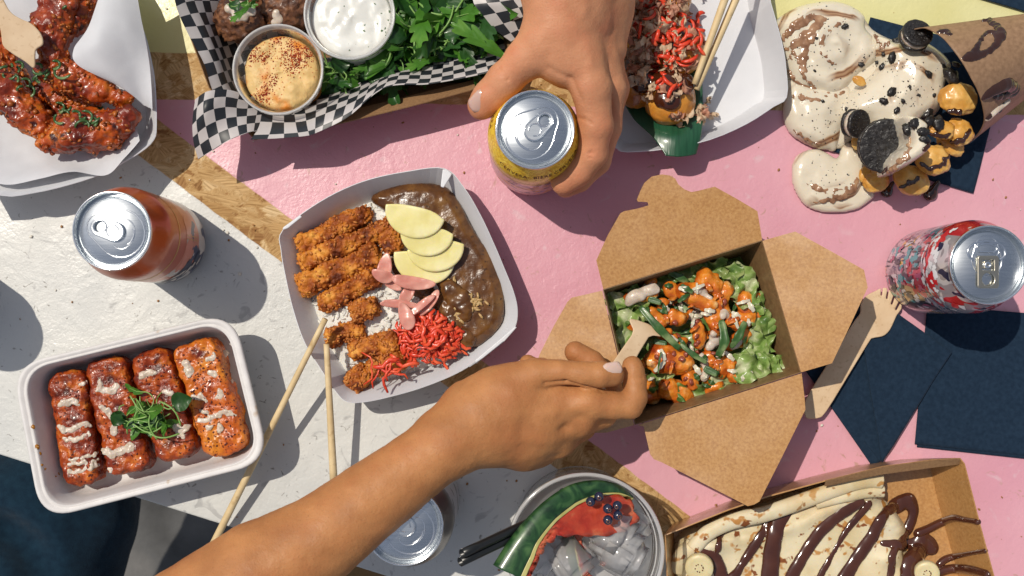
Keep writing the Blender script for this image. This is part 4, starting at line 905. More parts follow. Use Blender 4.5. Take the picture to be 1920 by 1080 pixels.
# base of greens: dark bed leaf mass so that the tray floor does not show through
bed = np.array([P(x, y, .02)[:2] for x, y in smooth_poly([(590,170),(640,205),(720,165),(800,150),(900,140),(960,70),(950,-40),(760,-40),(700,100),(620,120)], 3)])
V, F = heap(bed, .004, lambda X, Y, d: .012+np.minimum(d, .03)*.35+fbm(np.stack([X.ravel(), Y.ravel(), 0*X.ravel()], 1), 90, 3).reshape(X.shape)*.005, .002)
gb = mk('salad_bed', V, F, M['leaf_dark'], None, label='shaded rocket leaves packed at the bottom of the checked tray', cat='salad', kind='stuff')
sg = Surf([gb])
for i in range(190):
    for _ in range(30):
        x, y = random.uniform(610, 960), random.uniform(-20, 178)
        if y < 156-(x-640)*.20 and x < 930 and not ((x-655)**2+(y-28)**2 < 80**2) and not ((x-520)**2+(y-130)**2 < 95**2): break
    g = sg.hit(x, y, random.uniform(.001, .012), .014)
    if i % 22 == 8: place(random.choice(SM), 'leaf_stem', g+np.array([0,0,.004]), (random.gauss(0,.2), random.gauss(0,.2), random.uniform(0,6.3)), random.uniform(.8,1.2), label='pale green stem among the rocket leaves beside the dip cups', cat='salad stem', group='stems in the rocket salad')
    else: place(random.choice(LM), 'rocket_leaf', g, (random.gauss(0,.45), random.gauss(0,.35), random.uniform(0,6.3)), random.uniform(.7,1.3) if y < 118-(x-640)*.2 else random.uniform(.45,.75), label='rocket leaf in the green salad '+('below the two dip cups' if x < 720 and y > 60 else 'right beside the upper dip cup' if x < 760 else 'along the lower edge of the checked tray' if y > 90 else 'near the checked paper corner by the hand'), cat='salad leaf', group='rocket leaves in the checked tray')
place(LM[0], 'rocket_leaf', P(955,112,.048), (.1,-.1,math.radians(150)), 1.15, label='large lobed rocket leaf lying on top near the thumb', cat='salad leaf')
# dip cups
M['cup'] = clear('clear_plastic', alpha=.01, dweight=.12, rough=.2, fres=1.12)
M['cup_rim'] = clear('clear_plastic_rim', alpha=.02, dweight=.50, rough=.2, fres=1.15)
M['hummus'] = mat('hummus', [(.3,(.66,.42,.15)),(.7,(.76,.56,.26))], 60, rough=.5, bump=.9, bscale=260, bdet=6, sss=.15, ssd=.003, layers=(((.66,.22,.02), 60, .50, .66, 9),))
M['yog'] = mat('herb_yoghurt', [(.3,(.72,.72,.67)),(.7,(.78,.78,.74))], 60, rough=.28, bump=.15, bscale=130, sss=.3, sssr=(.5,.45,.4), ssd=.004, coat=.3, layers=(((.10,.16,.08), 260, .70, .73, 1),))
def dipcup(c_, R_, r_b, hb_, ht_, lab, mcol, dl, dcat, fill, seed, fr=1.0, rough_=0):
    c = P(*c_, ht_); s = (c[0]*1.0, c[1]*1.0)
    o = thing('dip_cup', (c[0], c[1], hb_), lab, 'cup', 'clear dip cups in the checked tray')
    V, F = lathe([(0, hb_), (r_b, hb_), (r_b+.001, hb_+.002), (R_*.93, ht_-.004), (R_*.94, ht_-.003)], (c[0], c[1], 0), 64); mk('cup_wall', V, F, M['cup'], o)
    V, F = lathe([(R_*.90, ht_-.004), (R_*.93, ht_-.0005), (R_*.955, ht_+.0004), (R_*.985, ht_), (R_, ht_-.0008), (R_*1.0, ht_-.0035), (R_*.985, ht_-.004)], (c[0], c[1], 0), 64); mk('cup_rim', V, F, M['cup_rim'], o)
    V, F = tube([(c[0]+R_*.975*math.cos(a), c[1]+R_*.975*math.sin(a), ht_) for a in np.linspace(0, 2*math.pi, 65)], .0007, 8, False); mk('cup_lip', V, F, M['cup_rim'], o)
    n = 44; rr = fill
    pol = np.array([(c[0]+rr*math.cos(a)*(1+.0*math.sin(3*a)), c[1]+rr*math.sin(a)) for a in np.linspace(0, 2*math.pi, n)[:-1]])
    def top(X, Y, d):
        q = np.stack([X.ravel(), Y.ravel(), 0*X.ravel()+seed], 1); a = np.arctan2(Y-c[1], X-c[0]); rad_ = np.hypot(X-c[0], Y-c[1])
        return ht_-.012*fr+np.sqrt(np.clip(d/.007, 0, 1))*.004+.0006*np.sin(a*2+rad_*300+seed+2.5*fbm(q, 30, 2).reshape(X.shape))*np.clip(d/.01,0,1)+fbm(q, 60, 3).reshape(X.shape)*.0034+fbm(q, 260, 2).reshape(X.shape)*.0008*rough_
    V, F = heap(pol, hb_+.001, top, .0011); dd = mk('dip', V, F, mcol, None, label=dl, cat=dcat); return o, dd
dipcup((521,130), .0345, .024, .012, .050, 'clear dip cup of orange dusted hummus near the checked corner', M['hummus'], 'pale hummus dusted with red spice in the lower dip cup', 'dip', .0285, 1, rough_=1)
hum = [o_ for o_ in bpy.data.objects if o_.name == 'dip'][0]
M['paprika'] = mat('paprika', [(.3,(.40,.05,.004)),(.7,(.62,.13,.008))], 300, rough=.7); M['chili'] = mat('dark_chilli', [(.3,(.16,.012,.003)),(.7,(.34,.03,.005))], 300, rough=.7)
sph_ = Surf([hum]); CL = [(480,92),(470,105),(498,108),(545,88),(560,100),(562,118),(545,128),(512,150),(500,168),(490,182),(488,200),(520,76),(580,108),(575,92),(535,105),(556,110)]
specks(sph_, [(cx+random.gauss(0, 13), cy+random.gauss(0, 11)) for cx, cy in CL for _ in range(46)], .0006, M['paprika'], 'paprika_dust', hum, .5)
specks(sph_, [(cx+random.gauss(0, 6), cy+random.gauss(0, 6)) for cx, cy in CL for _ in range(32)], .0008, M['chili'], 'chilli_dust', hum, .4)
dipcup((655,26), .0345, .025, .014, .054, 'clear dip cup of white yoghurt sauce beside the rocket', M['yog'], 'thick white herb yoghurt in the upper dip cup', 'dip', .0305, 5)
# falafel with white sauce
M['falafel'] = mat('falafel_crust', [(.3,(.05,.020,.012)),(.5,(.14,.055,.025)),(.7,(.28,.12,.05))], 200, rough=.5, bump=.9, bscale=420, coat=.15)
for i, (c_, r_, lab) in enumerate((((455,35),.021,'sauced falafel ball by the left checked wall'), ((540,10),.022,'brown falafel ball above the hummus cup'), ((505,-30),.022,'falafel ball cut by the top edge of the picture'))):
    V, F = blob(P(*c_, .026), (r_, r_*.95, r_*.85), 5, .22, 4, seed=i+3, o=5); V = crumbify(V, F, .0012, 400, i)
    o = mk('falafel', V, F, M['falafel'], None, label=lab, cat='falafel', group='falafel balls in the checked tray')
    if i < 2:
        V, F = drizzle(Surf([o]), [[(c_[0]-25, c_[1]-16, 2.5),(c_[0]-5, c_[1]-22, 3.5),(c_[0]+18, c_[1]-12, 2.5)], [(c_[0]-15, c_[1]-6, 2),(c_[0]+5, c_[1]-4, 2.6)]] if i == 0 else [[(515,25,1.4),(520,38,2),(516,48,1.4)]], h=.0009, k=.003, jit=2); mk('white_sauce', V, F, M['white_sauce'], o)
for i, (x, y, h) in enumerate(((445,8,.050),(462,2,.052),(452,-4,.050),(470,10,.05),(436,2,.048))):
    place(LM[(2, 3, 4, 0, 3)[i]], 'herb_leaf', P(x, y, h), (random.gauss(0,.3), random.gauss(0,.3), i*1.3), .45, label='small green herb leaf on the sauced falafel', cat='herb', group='herb leaves on the falafel')
# sprouts on the glazed pieces
st = Surf(tofu)
for i in range(26):
    x, y = 272+random.gauss(0, 26), 784+random.gauss(0, 20)
    g = st.hit(x, y, .002+random.uniform(0, .008), .03)
    place(random.choice(LM[1:4]), 'sprout_leaf', g, (random.gauss(0,.35), random.gauss(0,.3), random.uniform(0,6.3)), random.uniform(.35,.6), label='green sprout leaf in the tuft across the glazed pieces', cat='sprout', group='sprout leaves in the pulp tray')
place(LM[3], 'sprout_leaf', P(322,758,.042), (0,0,.3), .75, label='broad sprout leaf lying right of the tuft between glazed pieces', cat='sprout')
for i in range(16):
    x, y = 268+random.gauss(0, 24), 782+random.gauss(0, 16); place(random.choice(SM), 'green_sprout', P(x, y, .040+random.uniform(0,.006)), (random.gauss(0,.2), random.gauss(0,.2), random.uniform(0,6.3)), random.uniform(.45,.85), label='thin green sprout stem in the tuft on the glazed pieces', cat='sprout', group='sprout stems in the pulp tray')
# ================================================================ KRAFT TAKEAWAY BOX
HB = .065
K = [(1131,543),(1429,451),(1501,698),(1191,796)]
top = np.array([P(x, y, HB) for x, y in K]); ctr = top.mean(0)
bot = top.copy(); bot[:,:2] = ctr[:2]+(top[:,:2]-ctr[:2])*.84; bot[:,2] = .001
t_box = thing('takeaway_box', (ctr[0], ctr[1], 0), 'open kraft takeaway box with four spread flaps, full of saucy chicken salad', 'box')
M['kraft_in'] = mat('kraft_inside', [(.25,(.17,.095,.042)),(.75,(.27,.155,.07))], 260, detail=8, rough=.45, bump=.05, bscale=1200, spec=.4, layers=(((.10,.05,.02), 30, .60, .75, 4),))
def edges(a, b, n=2): return [a+(b-a)*s for s in np.linspace(0, 1, n)]
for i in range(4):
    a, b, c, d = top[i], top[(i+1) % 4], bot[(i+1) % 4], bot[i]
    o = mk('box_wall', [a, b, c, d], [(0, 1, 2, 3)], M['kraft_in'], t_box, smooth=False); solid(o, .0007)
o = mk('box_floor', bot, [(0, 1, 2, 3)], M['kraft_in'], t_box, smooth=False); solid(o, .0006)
def flap(pts, hfun, name='flap', bend=.0, n=60):
    """pts: px outline, first and last lie on the hinge; heights rise away from the hinge"""
    q = np.array(pts, float); a, b = q[0], q[-1]; e = (b-a)/np.linalg.norm(b-a); nrm = np.array([e[1], -e[0]])
    if ((q.mean(0)-a)@nrm) < 0: nrm = -nrm
    D = (q-a)@nrm; mx = D.max()
    W = np.array([P(x, y, hfun(d/mx)) for (x, y), d in zip(q, D)])
    # subdivide outline into a triangulated sheet so that it can bend
    bm = bmesh.new(); vs_ = [bm.verts.new(v) for v in W]; f = bm.faces.new(vs_)
    bmesh.ops.triangulate(bm, faces=[f]); bmesh.ops.subdivide_edges(bm, edges=bm.edges[:], cuts=5, use_grid_fill=True)
    V = np.array([v.co[:] for v in bm.verts]); F = [[v.index for v in f_.verts] for f_ in bm.faces]; bm.free()
    V[:,2] += fbm(V, 16, 2)*.0012*0
    o = mk(name, V, F, M['kraft'], t_box, smooth=False); solid(o, .0006); return o
tf = [(1131,542),(1118,488),(1140,440),(1163,400),(1170,396),(1196,391),(1216,385),(1214,379),(1196,378),(1194,374),(1201,357),(1208,343),(1222,331),(1241,327),(1256,329),(1266,335),(1272,346),(1283,355),(1296,360),(1308,358),(1340,350),(1380,372),(1420,396),(1429,450)]
flap(tf, lambda s: HB+.006*s)
flap([(1430,452),(1434,450),(1491,434),(1560,472),(1620,506),(1627,539),(1594,610),(1560,681),(1502,698)], lambda s: HB+.017*s)
flap([(1503,700),(1508,742),(1510,768),(1466,857),(1424,940),(1414,946),(1402,949),(1330,912),(1241,867),(1226,861),(1219,852),(1207,800),(1196,797)], lambda s: HB+.010*s)
flap([(1129,545),(1072,558),(1064,566),(1038,612),(1012,664),(1000,700),(1040,760),(1080,800),(1100,812),(1138,811),(1189,797)], lambda s: HB-.012*s)
# salad filling: base, lettuce, chicken, sauce
M['lettuce'] = mat('iceberg_lettuce', [(.32,(.12,.24,.04)),(.48,(.30,.44,.12)),(.62,(.66,.70,.42))], 60, detail=6, dist=1, rough=.3, bump=.7, bscale=160, trans=.25, coat=.2, sss=0)
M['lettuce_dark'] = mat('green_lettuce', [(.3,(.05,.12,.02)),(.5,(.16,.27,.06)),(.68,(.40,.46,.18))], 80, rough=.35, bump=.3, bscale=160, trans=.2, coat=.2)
M['saucy'] = mat('saucy_chicken', [(.30,(.24,.026,.004)),(.43,(.54,.115,.010)),(.54,(.74,.25,.022)),(.64,(.76,.48,.20))], 60, detail=8, rough=.3, bump=1.1, bscale=180, coat=.25, sss=.15, ssd=.003, spec=.6, layers=(((.20,.02,.008), 75, .57, .66, 6), ((.72,.52,.32), 45, .62, .72, 4)))
M['scallion'] = mat('spring_onion', [(.3,(.020,.065,.016)),(.5,(.050,.125,.030)),(.66,(.28,.36,.15))], 70, detail=5, rough=.38, coat=.1, bump=.3, bscale=200, trans=.1)
M['cabbage'] = mat('white_cabbage', [(.3,(.62,.56,.42)),(.7,(.74,.72,.60))], 80, rough=.3, coat=.2, sss=.3, ssd=.003)
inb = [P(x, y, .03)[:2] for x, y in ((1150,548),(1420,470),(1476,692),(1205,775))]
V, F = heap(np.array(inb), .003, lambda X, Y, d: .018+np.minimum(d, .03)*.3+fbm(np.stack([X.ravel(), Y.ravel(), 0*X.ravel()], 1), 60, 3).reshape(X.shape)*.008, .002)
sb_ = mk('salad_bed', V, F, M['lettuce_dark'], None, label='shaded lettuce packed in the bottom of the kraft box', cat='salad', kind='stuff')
s_ = Surf([sb_])
def lettuce_mesh(k, m):
    r = random.Random(k); n = 22; mm_ = 12; V, F = [], []; ph = r.uniform(0, 6)
    for i in range(n+1):
        for j in range(mm_+1):
            u, v = i/n, j/mm_-.5; w_ = .011*(.5+.5*math.sin(math.pi*(.1+.85*u)))
            V.append((.036*(u-.5), v*2*w_*(1+.14*math.sin(u*15+ph)+.06*math.sin(u*33))+.002*math.sin(u*7+ph), .006*math.sin(u*17+ph+v*6)*abs(v)*1.6+.007*v*v*2+.003*math.sin(u*9+ph)+.0007*math.sin(v*20+u*8)))
    for i in range(n):
        for j in range(mm_): F.append((i*(mm_+1)+j, (i+1)*(mm_+1)+j, (i+1)*(mm_+1)+j+1, i*(mm_+1)+j+1))
    return template('lettuce_leaf', V, F, M[m])
LT = [lettuce_mesh(k, 'lettuce' if k < 3 else 'lettuce_dark') for k in range(5)]
def lett(x, y, h, yaw, sc, k, lab, grp='lettuce pieces in the kraft box'): return place(LT[k], 'lettuce_leaf', P(x, y, h), (random.gauss(0,.25), random.gauss(0,.2), math.radians(yaw)), sc, label=lab, cat='lettuce', group=grp)
for x, y, yaw, sc, k in ((1390,535,-75,1.0,0),(1404,560,-70,.8,1),(1365,512,20,.7,4),(1330,505,15,.8,4),(1285,512,15,.8,3),(1240,530,30,.7,3),(1175,560,40,.7,1),(1160,580,-60,.8,0),(1175,620,-70,.9,2),(1195,590,20,.7,4),(1425,620,-80,1.0,0),(1420,590,-75,.9,3),(1418,655,-60,.9,1),(1432,680,10,.8,2),(1400,690,25,1.1,0),(1370,708,20,.8,1),(1240,705,40,.8,3),(1300,735,10,.8,4),(1350,700,60,.7,3),(1205,560,20,.6,1)):
    lett(x, y, .036+random.uniform(0,.006), yaw+random.uniform(-12,12), sc, k, 'lettuce piece with ruffled edge at the %s of the kraft box filling' % ('right edge' if x > 1380 and y < 665 else 'upper edge' if y < 540 else 'left edge' if x < 1215 and y < 640 else 'lower edge'))
o = lett(1418,690,.046,8,1.0,0,'pale lettuce piece dabbed with white dressing at the lower right of the filling', None)
CH = [((1285,545),(1330,575),17,.045,'big orange chicken chunk in the upper middle of the kraft box'),((1322,525),(1340,540),17,.046,'rounded orange chicken chunk at the top of the heap'),((1362,540),(1352,575),13,.044,'curved orange chicken strip right of the big chunk'),((1335,590),(1345,612),16,.044,'orange chicken chunk in the centre below the curved strip'),((1398,560),(1400,580),15,.043,'knobbly orange chicken chunk near the right wall of the box'),((1402,595),(1385,610),14,.043,'second knobbly orange chicken chunk near the right wall'),((1308,610),(1312,645),11,.044,'slim orange chicken strip left of the centre'),((1236,672),(1275,680),24,.044,'large pale orange chicken chunk right of the fork hand'),((1255,728),(1280,740),20,.040,'glossy orange chicken chunk at the bottom of the box'),((1225,740),(1210,715),16,.034,'dark saucy chicken chunk beside the curled index finger'),((1180,560),(1225,548),10,.045,'creamy curved chicken slice at the upper left of the box'),((1255,540),(1262,555),10,.043,'small chicken chunk beside the creamy slice'),((1215,585),(1240,600),12,.040,'orange chicken piece under the fork tines'),((1260,590),(1272,600),11,.042,'orange chicken piece right of the fork tines'),((1380,640),(1395,625),12,.042,'red brown chicken piece on the right of the heap'),((1350,690),(1370,680),13,.041,'orange chicken piece low on the right of the heap'),((1310,700),(1325,712),10,.040,'crisp brown chicken piece low in the middle'),((1180,600),(1190,612),10,.038,'small chicken piece by the left wall of the box')]
CH += [((1378,705),(1392,700),12,.042,'orange chicken piece beside the pale lettuce at the lower right'),((1345,722),(1330,728),11,.040,'orange chicken piece at the bottom edge of the filling'),((1290,705),(1298,722),12,.042,'orange chicken piece between the onion strip and the bottom edge'),((1370,600),(1378,606),10,.044,'round chicken piece beside the light green onion stalk')]
chick = []
for k in range(26):
    x, y = random.gauss(1305, 62), random.gauss(632, 55); x = min(max(x, 1180), 1420); y = min(max(y, 530), 735); a = random.uniform(0, 3.14); L_ = random.uniform(2, 12)
    CH.append(((x, y), (x+L_*math.cos(a), y+L_*math.sin(a)), random.uniform(5, 9), random.uniform(.037, .042), 'small orange chicken scrap between the large chunks in the kraft box'))
for i, (a, b, r_, hc, lab) in enumerate(CH):
    hc += .007; A_, B_ = P(*a, hc-.008), P(*b, hc-.008); r0 = mm(r_, hc)*1.12; fl = Field(np.minimum(A_,B_)-r0*1.7, np.maximum(A_,B_)+r0*1.7, .0011); rr_ = random.Random(i)
    fl.cone(A_, B_, r0, r0*.9, .003)
    for k in range(6):
        t_ = rr_.random(); c_ = A_+(B_-A_)*t_+np.array([rr_.uniform(-1,1), rr_.uniform(-1,1), rr_.uniform(-.2,.6)])*r0*.75; fl.ell(c_, np.array([.6,.5,.5])*r0*rr_.uniform(.7,1.1), .0025)
    V, F = fl.mesh(); V = V+vnorm(V, F)*(fbm(V, 110, 4)*.0030+(.42-worley(V, 170))*.0016)[:,None]; chick.append(mk('chicken_chunk', V, F, M['saucy'], None, label=lab, cat='chicken', group='saucy chicken chunks in the kraft box'))
sc_ = Surf(chick+[sb_])
V, F = drizzle(sc_, [[(1165,580,2),(1185,560,3.4),(1210,545,3),(1240,540,3)],[(1305,545,1.5),(1320,550,2.2),(1340,560,1.5)],[(1295,600,1.5),(1302,594,2.5),(1308,588,1.4)],[(1355,586,2.2),(1362,596,2.6)],[(1335,625,2),(1340,640,2.5),(1330,650,2)],[(1315,665,1.5),(1325,690,2),(1318,710,1.6)],[(1345,660,1.4),(1350,680,1.8)],[(1375,650,1.5),(1385,640,2)]], k=.003, jit=2, default=.04)
mk('white_dressing', V, F, M['white_sauce'], None, label='white dressing drizzled over the saucy chicken in the kraft box', cat='dressing', kind='stuff')
V, F = drizzle(Surf(chick+[sb_, ]), [[(1395,685,2.4),(1420,682,3),(1440,690,2)]], default=.052, k=.003); V[:,2] += .004; mk('white_dressing', V, F, M['white_sauce'], None, label='dab of white dressing on the pale lettuce at the lower right of the kraft box', cat='dressing')
def strip(pts, w_, m, name, lab, cat, grp, th=.0011, curl=.25):
    q = smooth_poly([P(*p) for p in pts], 6, False); T = np.gradient(q, axis=0); T /= np.linalg.norm(T, axis=1)[:,None]; S = np.cross(T, [0,0,1.]); n = len(q)
    ww = w_*np.sin(np.pi*np.clip(np.linspace(.08,.92,n), 0, 1))**.5; V, F = [], []
    for i in range(n):
        for j, k in enumerate((-1,-.5,0,.5,1)): V.append(q[i]+S[i]*ww[i]*k*(1+.12*math.sin(i*1.3))+np.array([0,0,abs(k)**2*ww[i]*curl*.9]))
    for i in range(n-1):
        for j in range(4): F.append((i*5+j, (i+1)*5+j, (i+1)*5+j+1, i*5+j+1))
    o = mk(name, V, F, M[m], None, label=lab, cat=cat, group=grp); solid(o, th*.6); return o
ON = [([(1200,575,.056),(1235,615,.060),(1275,655,.054)],.0042,'long green onion strip lying diagonally beside the fork'),([(1352,600,.054),(1358,640,.057),(1345,668,.052)],.0048,'dark green onion leaf upright in the middle of the box'),([(1397,603,.054),(1385,630,.057),(1370,652,.052)],.0042,'light green onion stalk right of the dark leaf'),([(1255,510,.044),(1275,520,.046),(1290,530,.044)],.004,'green onion piece at the upper edge of the filling'),([(1320,690,.050),(1345,702,.052)],.004,'green onion piece low in the middle of the filling'),([(1225,640,.044),(1250,645,.046)],.0035,'green onion piece left of the pale chunk'),([(1275,645,.050),(1300,665,.052),(1325,680,.050)],.0028,'thin green onion strip crossing below the centre'),([(1215,560,.050),(1240,568,.052)],.0035,'green onion piece under the creamy slice'),([(1240,660,.060),(1236,680,.061),(1234,700,.058)],.0010,'hair thin green strand on the pale chunk')]
for pts, w_, lab in ON: strip(pts, w_*.72, 'scallion', 'onion_strip', lab, 'spring onion', 'spring onion strips in the kraft box')
for i in range(90):
    x, y = random.uniform(1190,1410), random.uniform(530,730); g = sc_.hit(x, y, .001)
    if g is None or y > 800-(x-1190)*.3: continue
    a = random.uniform(0, 3.14); L_ = random.uniform(6, 15); k = (0,1,1,2)[i % 4]
    strip([(x-L_*math.cos(a), y-L_*math.sin(a), g[2]+.001),(x, y, g[2]+.003),(x+L_*math.cos(a), y+L_*math.sin(a), g[2]+.001)], random.uniform(.001,.0022), ('scallion','cabbage','saucy')[k], ('herb_shred','cabbage_shred','crisp_shred')[k],
          ('small green herb shred scattered over the chicken in the kraft box','pale cabbage shred scattered over the chicken in the kraft box','crisp orange shred scattered over the chicken in the kraft box')[k], ('herb','cabbage','crisp')[k], ('herb shreds in the kraft box','cabbage shreds in the kraft box','crisp shreds in the kraft box')[k])
M['bacon'] = mat('bacon_bits', [(.3,(.16,.02,.012)),(.7,(.42,.12,.07))], 200, rough=.3, coat=.3, bump=.3, bscale=400)
for i in range(30):
    x, y = random.gauss(1310, 45), random.gauss(640, 50); g = sc_.hit(x, y, .0005)
    if g is None: continue
    V, F = blob(g, (random.uniform(.0016,.0035), random.uniform(.0014,.0025), .0014), 2, .5, 2.5, (random.random(), random.random(), random.random()*6)); mk('bacon_bit', V, F, M['bacon'], None, label='dark red bacon bit sprinkled on the chicken salad in the kraft box', cat='bacon', group='bacon bits in the kraft box')
# ---------------------------------------------------------------- wooden forks
def fork(name, out, h0, tilt, lab, slots=(), t=.0016, grp=None, bend=None):
    """out: px outline; tilt: (px0, h0), (px1, h1) gives the height along the fork"""
    (a, ha), (b, hb_) = tilt; pa, pb = P(*a, ha), P(*b, hb_); e = (pb-pa)[:2]; L2 = e@e
    hx = lambda x, y: ha+(hb_-ha)*(((x-a[0])*(b[0]-a[0])+(y-a[1])*(b[1]-a[1]))/((b[0]-a[0])**2+(b[1]-a[1])**2))
    poly = np.array([P(x, y, hx(x, y)) for x, y in out])
    hl = [np.array([P(x, y, hx(x, y)) for x, y in s_]) for s_ in slots]
    V, F = plate(poly, 0, t, .0007, .0005, holes=hl)
    tt = ((V[:,:2]-pa[:2])@e)/L2; V[:,2] += ha+(hb_-ha)*tt
    if bend: V[:,2] += bend(tt)
    return mk(name, V, F, M['wood'], None, label=lab, cat='fork', group=grp)
fork('wooden_fork', smooth_poly([(1512,784),(1507,770),(1509,752),(1522,728),(1560,668),(1600,604),(1612,588),(1613,572),(1622,556),(1640,546),(1662,540),(1690,572),(1680,592),(1668,618),(1655,630),(1636,634),(1628,642),(1590,704),(1548,772),(1532,784)], 3), 0, (((1520,770), .012), ((1670,560), .0075)), 'wooden fork lying on the folded navy napkin with tines towards the splash printed can',
     slots=[[(1651+dx, 568+dy) for dx, dy in ((0,0),(10,-24),(13,-23),(3,1))] and [(1660,560),(1664,538),(1667,539),(1663,561)], [(1669,570),(1676,549),(1679,551),(1672,572)], [(1650,554),(1652,536),(1655,536),(1653,555)], [(1677,580),(1686,562),(1689,565),(1680,582)]], grp='wooden forks')
fork('wooden_fork', [(1120,716),(1140,692),(1165,655),(1184,628),(1187,618),(1180,603),(1181,597),(1195,600),(1215,607),(1235,620),(1241,628),(1238,631),(1225,629),(1216,632),(1200,658),(1176,700),(1160,728),(1140,745)], 0, (((1140,720), .088), ((1220,610), .055)), 'wooden fork pinched by the darker hand and dipped into the chicken salad', grp='wooden forks')
# ---------------------------------------------------------------- napkins
def napkin(cor, h, lab, layers=1, w_=.0010, seed=0, n=40, hfun=None):
    c = np.array([P(x, y, 0) for x, y in cor]); V, F, UV = [], [], []
    top_ = []
    for i in range(n+1):
        for j in range(n+1):
            u, v = i/n, j/n; p = (c[0]*(1-u)*(1-v)+c[1]*u*(1-v)+c[2]*u*v+c[3]*(1-u)*v); top_.append(p)
    top_ = np.array(top_); ed = np.array([min(i, n-i, j, n-j)/n for i in range(n+1) for j in range(n+1)])
    top_[:,2] = h+(fbm(top_+seed, 20, 5)*.5+.5)*w_*2+.0004*(1-np.clip(ed*12, 0, 1))*0
    if hfun is not None: top_[:,2] += hfun(top_)
    F = [(i*(n+1)+j, (i+1)*(n+1)+j, (i+1)*(n+1)+j+1, i*(n+1)+j+1) for i in range(n) for j in range(n)]
    o = mk('napkin', top_, F, M['napkin'], None, label=lab, cat='napkin', group='navy paper napkins'); solid(o, .0007, 0); return o
napkin([(1737,572),(1960,590),(1960,858),(1713,832)], .0012, 'flat navy napkin at the right edge below the splash printed can', seed=1)
napkin([(1741,578),(1964,596),(1962,864),(1718,838)], .0006, 'under layer of the flat navy napkin at the right edge', seed=9)
napkin([(1470,640),(1600,560),(1700,790),(1636,878)], .0012, 'lower navy napkin peeking out beneath the folded one', seed=2, w_=.002)
napkin([(1600,560),(1680,590),(1779,660),(1648,866)], .0030, 'folded crumpled navy napkin under the wooden fork', seed=3, w_=.0034)
napkin([(1520,700),(1600,565),(1700,700),(1648,866)], .0022, 'folded navy napkin half beneath the crumpled one', seed=5, w_=.001)
napkin([(1630,34),(1890,100),(1823,363),(1560,285)], .0012, 'navy napkin under the waffle cone', seed=4)
napkin([(1828,-4),(1990,44),(1990,-80),(1810,-80)], .0012, 'navy napkin corner at the top right of the picture', seed=6)
# ================================================================ FRIED CHICKEN TRAY (top left)
rim = smooth_poly([(-90,330),(0,366),(60,362),(130,346),(200,322),(262,286),(288,262),(293,235),(291,160),(283,110),(270,60),(243,0),(215,-60),(150,-120),(-90,-120)], 3)
t_ch, w0, _ = tray('paper_tray', [(x, y, .040) for x, y in rim], .040, .80, (80, 120), 'white paper tray of fried chicken wings in the top left corner', group='white paper trays', t=.0007)
ln2 = thing('paper_liner', P(80, 120, .003), 'crumpled white paper liner folded around the fried chicken wings', 'paper')
rows = [[(-90,300,.030),(-60,200,.012),(-60,100,.010),(-60,0,.010),(-60,-100,.02)],
        [(0,345,.036),(0,270,.014),(0,180,.006),(10,80,.006),(10,-80,.02)],
        [(75,335,.040),(65,288,.018),(60,200,.006),(60,90,.006),(60,-80,.02)],
        [(135,322,.042),(125,290,.022),(110,210,.006),(110,90,.006),(110,-80,.02)],
        [(197,329,.046),(180,285,.030),(165,220,.010),(160,90,.008),(150,-80,.02)],
        [(232,298,.045),(222,270,.032),(210,215,.012),(200,100,.010),(190,-80,.02)],
        [(262,264,.044),(255,240,.036),(240,205,.016),(225,110,.012),(215,-60,.02)]]
V, F, uv = patch(rows, 8, 8, .003, 45); o = mk('paper_base', V, F, M['paper'], ln2)
rows = [[(252,-40,.046),(225,-35,.050),(200,-28,.052),(190,-20,.050)],
        [(262,20,.047),(225,22,.056),(190,35,.060),(166,50,.056)],
        [(272,70,.047),(235,72,.056),(185,80,.064),(139,92,.060)],
        [(280,120,.047),(250,122,.050),(200,128,.058),(146,122,.060)],
        [(284,165,.046),(262,165,.044),(235,165,.048),(212,156,.050)],
        [(286,205,.045),(276,200,.038),(268,196,.038),(262,184,.040)]]
V, F, uv = patch(rows, 9, 9, .001, 45); mk('paper_fold', V, F, M['paper'], ln2)
M['wing'] = mat('glazed_wing', [(.28,(.07,.007,.002)),(.40,(.22,.022,.003)),(.54,(.46,.075,.006)),(.68,(.68,.22,.02))], 42, detail=9, rough=.3, bump=1.4, bscale=230, bdet=6, coat=.22, spec=.55, layers=(((.05,.006,.003), 90, .56, .66, 6),))
WG = [([(92,268,20),(130,252,36),(165,246,40),(205,246,32),(240,222,20)],.052,'fried chicken wing nearest the bottom right corner of its tray'),
      ([(-20,130,28),(15,175,36),(50,212,32),(85,245,26)],.046,'fried chicken wing running down the left of the tray'),
      ([(95,128,28),(140,148,30),(185,172,22),(242,186,11)],.048,'slim fried chicken wing under the paper fold'),
      ([(118,10,30),(104,48,36),(100,90,32),(118,128,20)],.054,'fried chicken wing standing upright right of the wooden fork'),
      ([(160,-20,24),(162,15,24),(140,50,18)],.046,'smooth orange fried chicken wing beside the paper fold at the top'),
      ([(-20,60,26),(0,110,26),(30,140,20)],.036,'dark fried chicken wing behind the wooden fork at the left edge'),
      ([(80,175,22),(120,200,24),(165,205,20)],.028,'dark shaded fried chicken wing lying below the others in the middle of the tray')]
wings = []
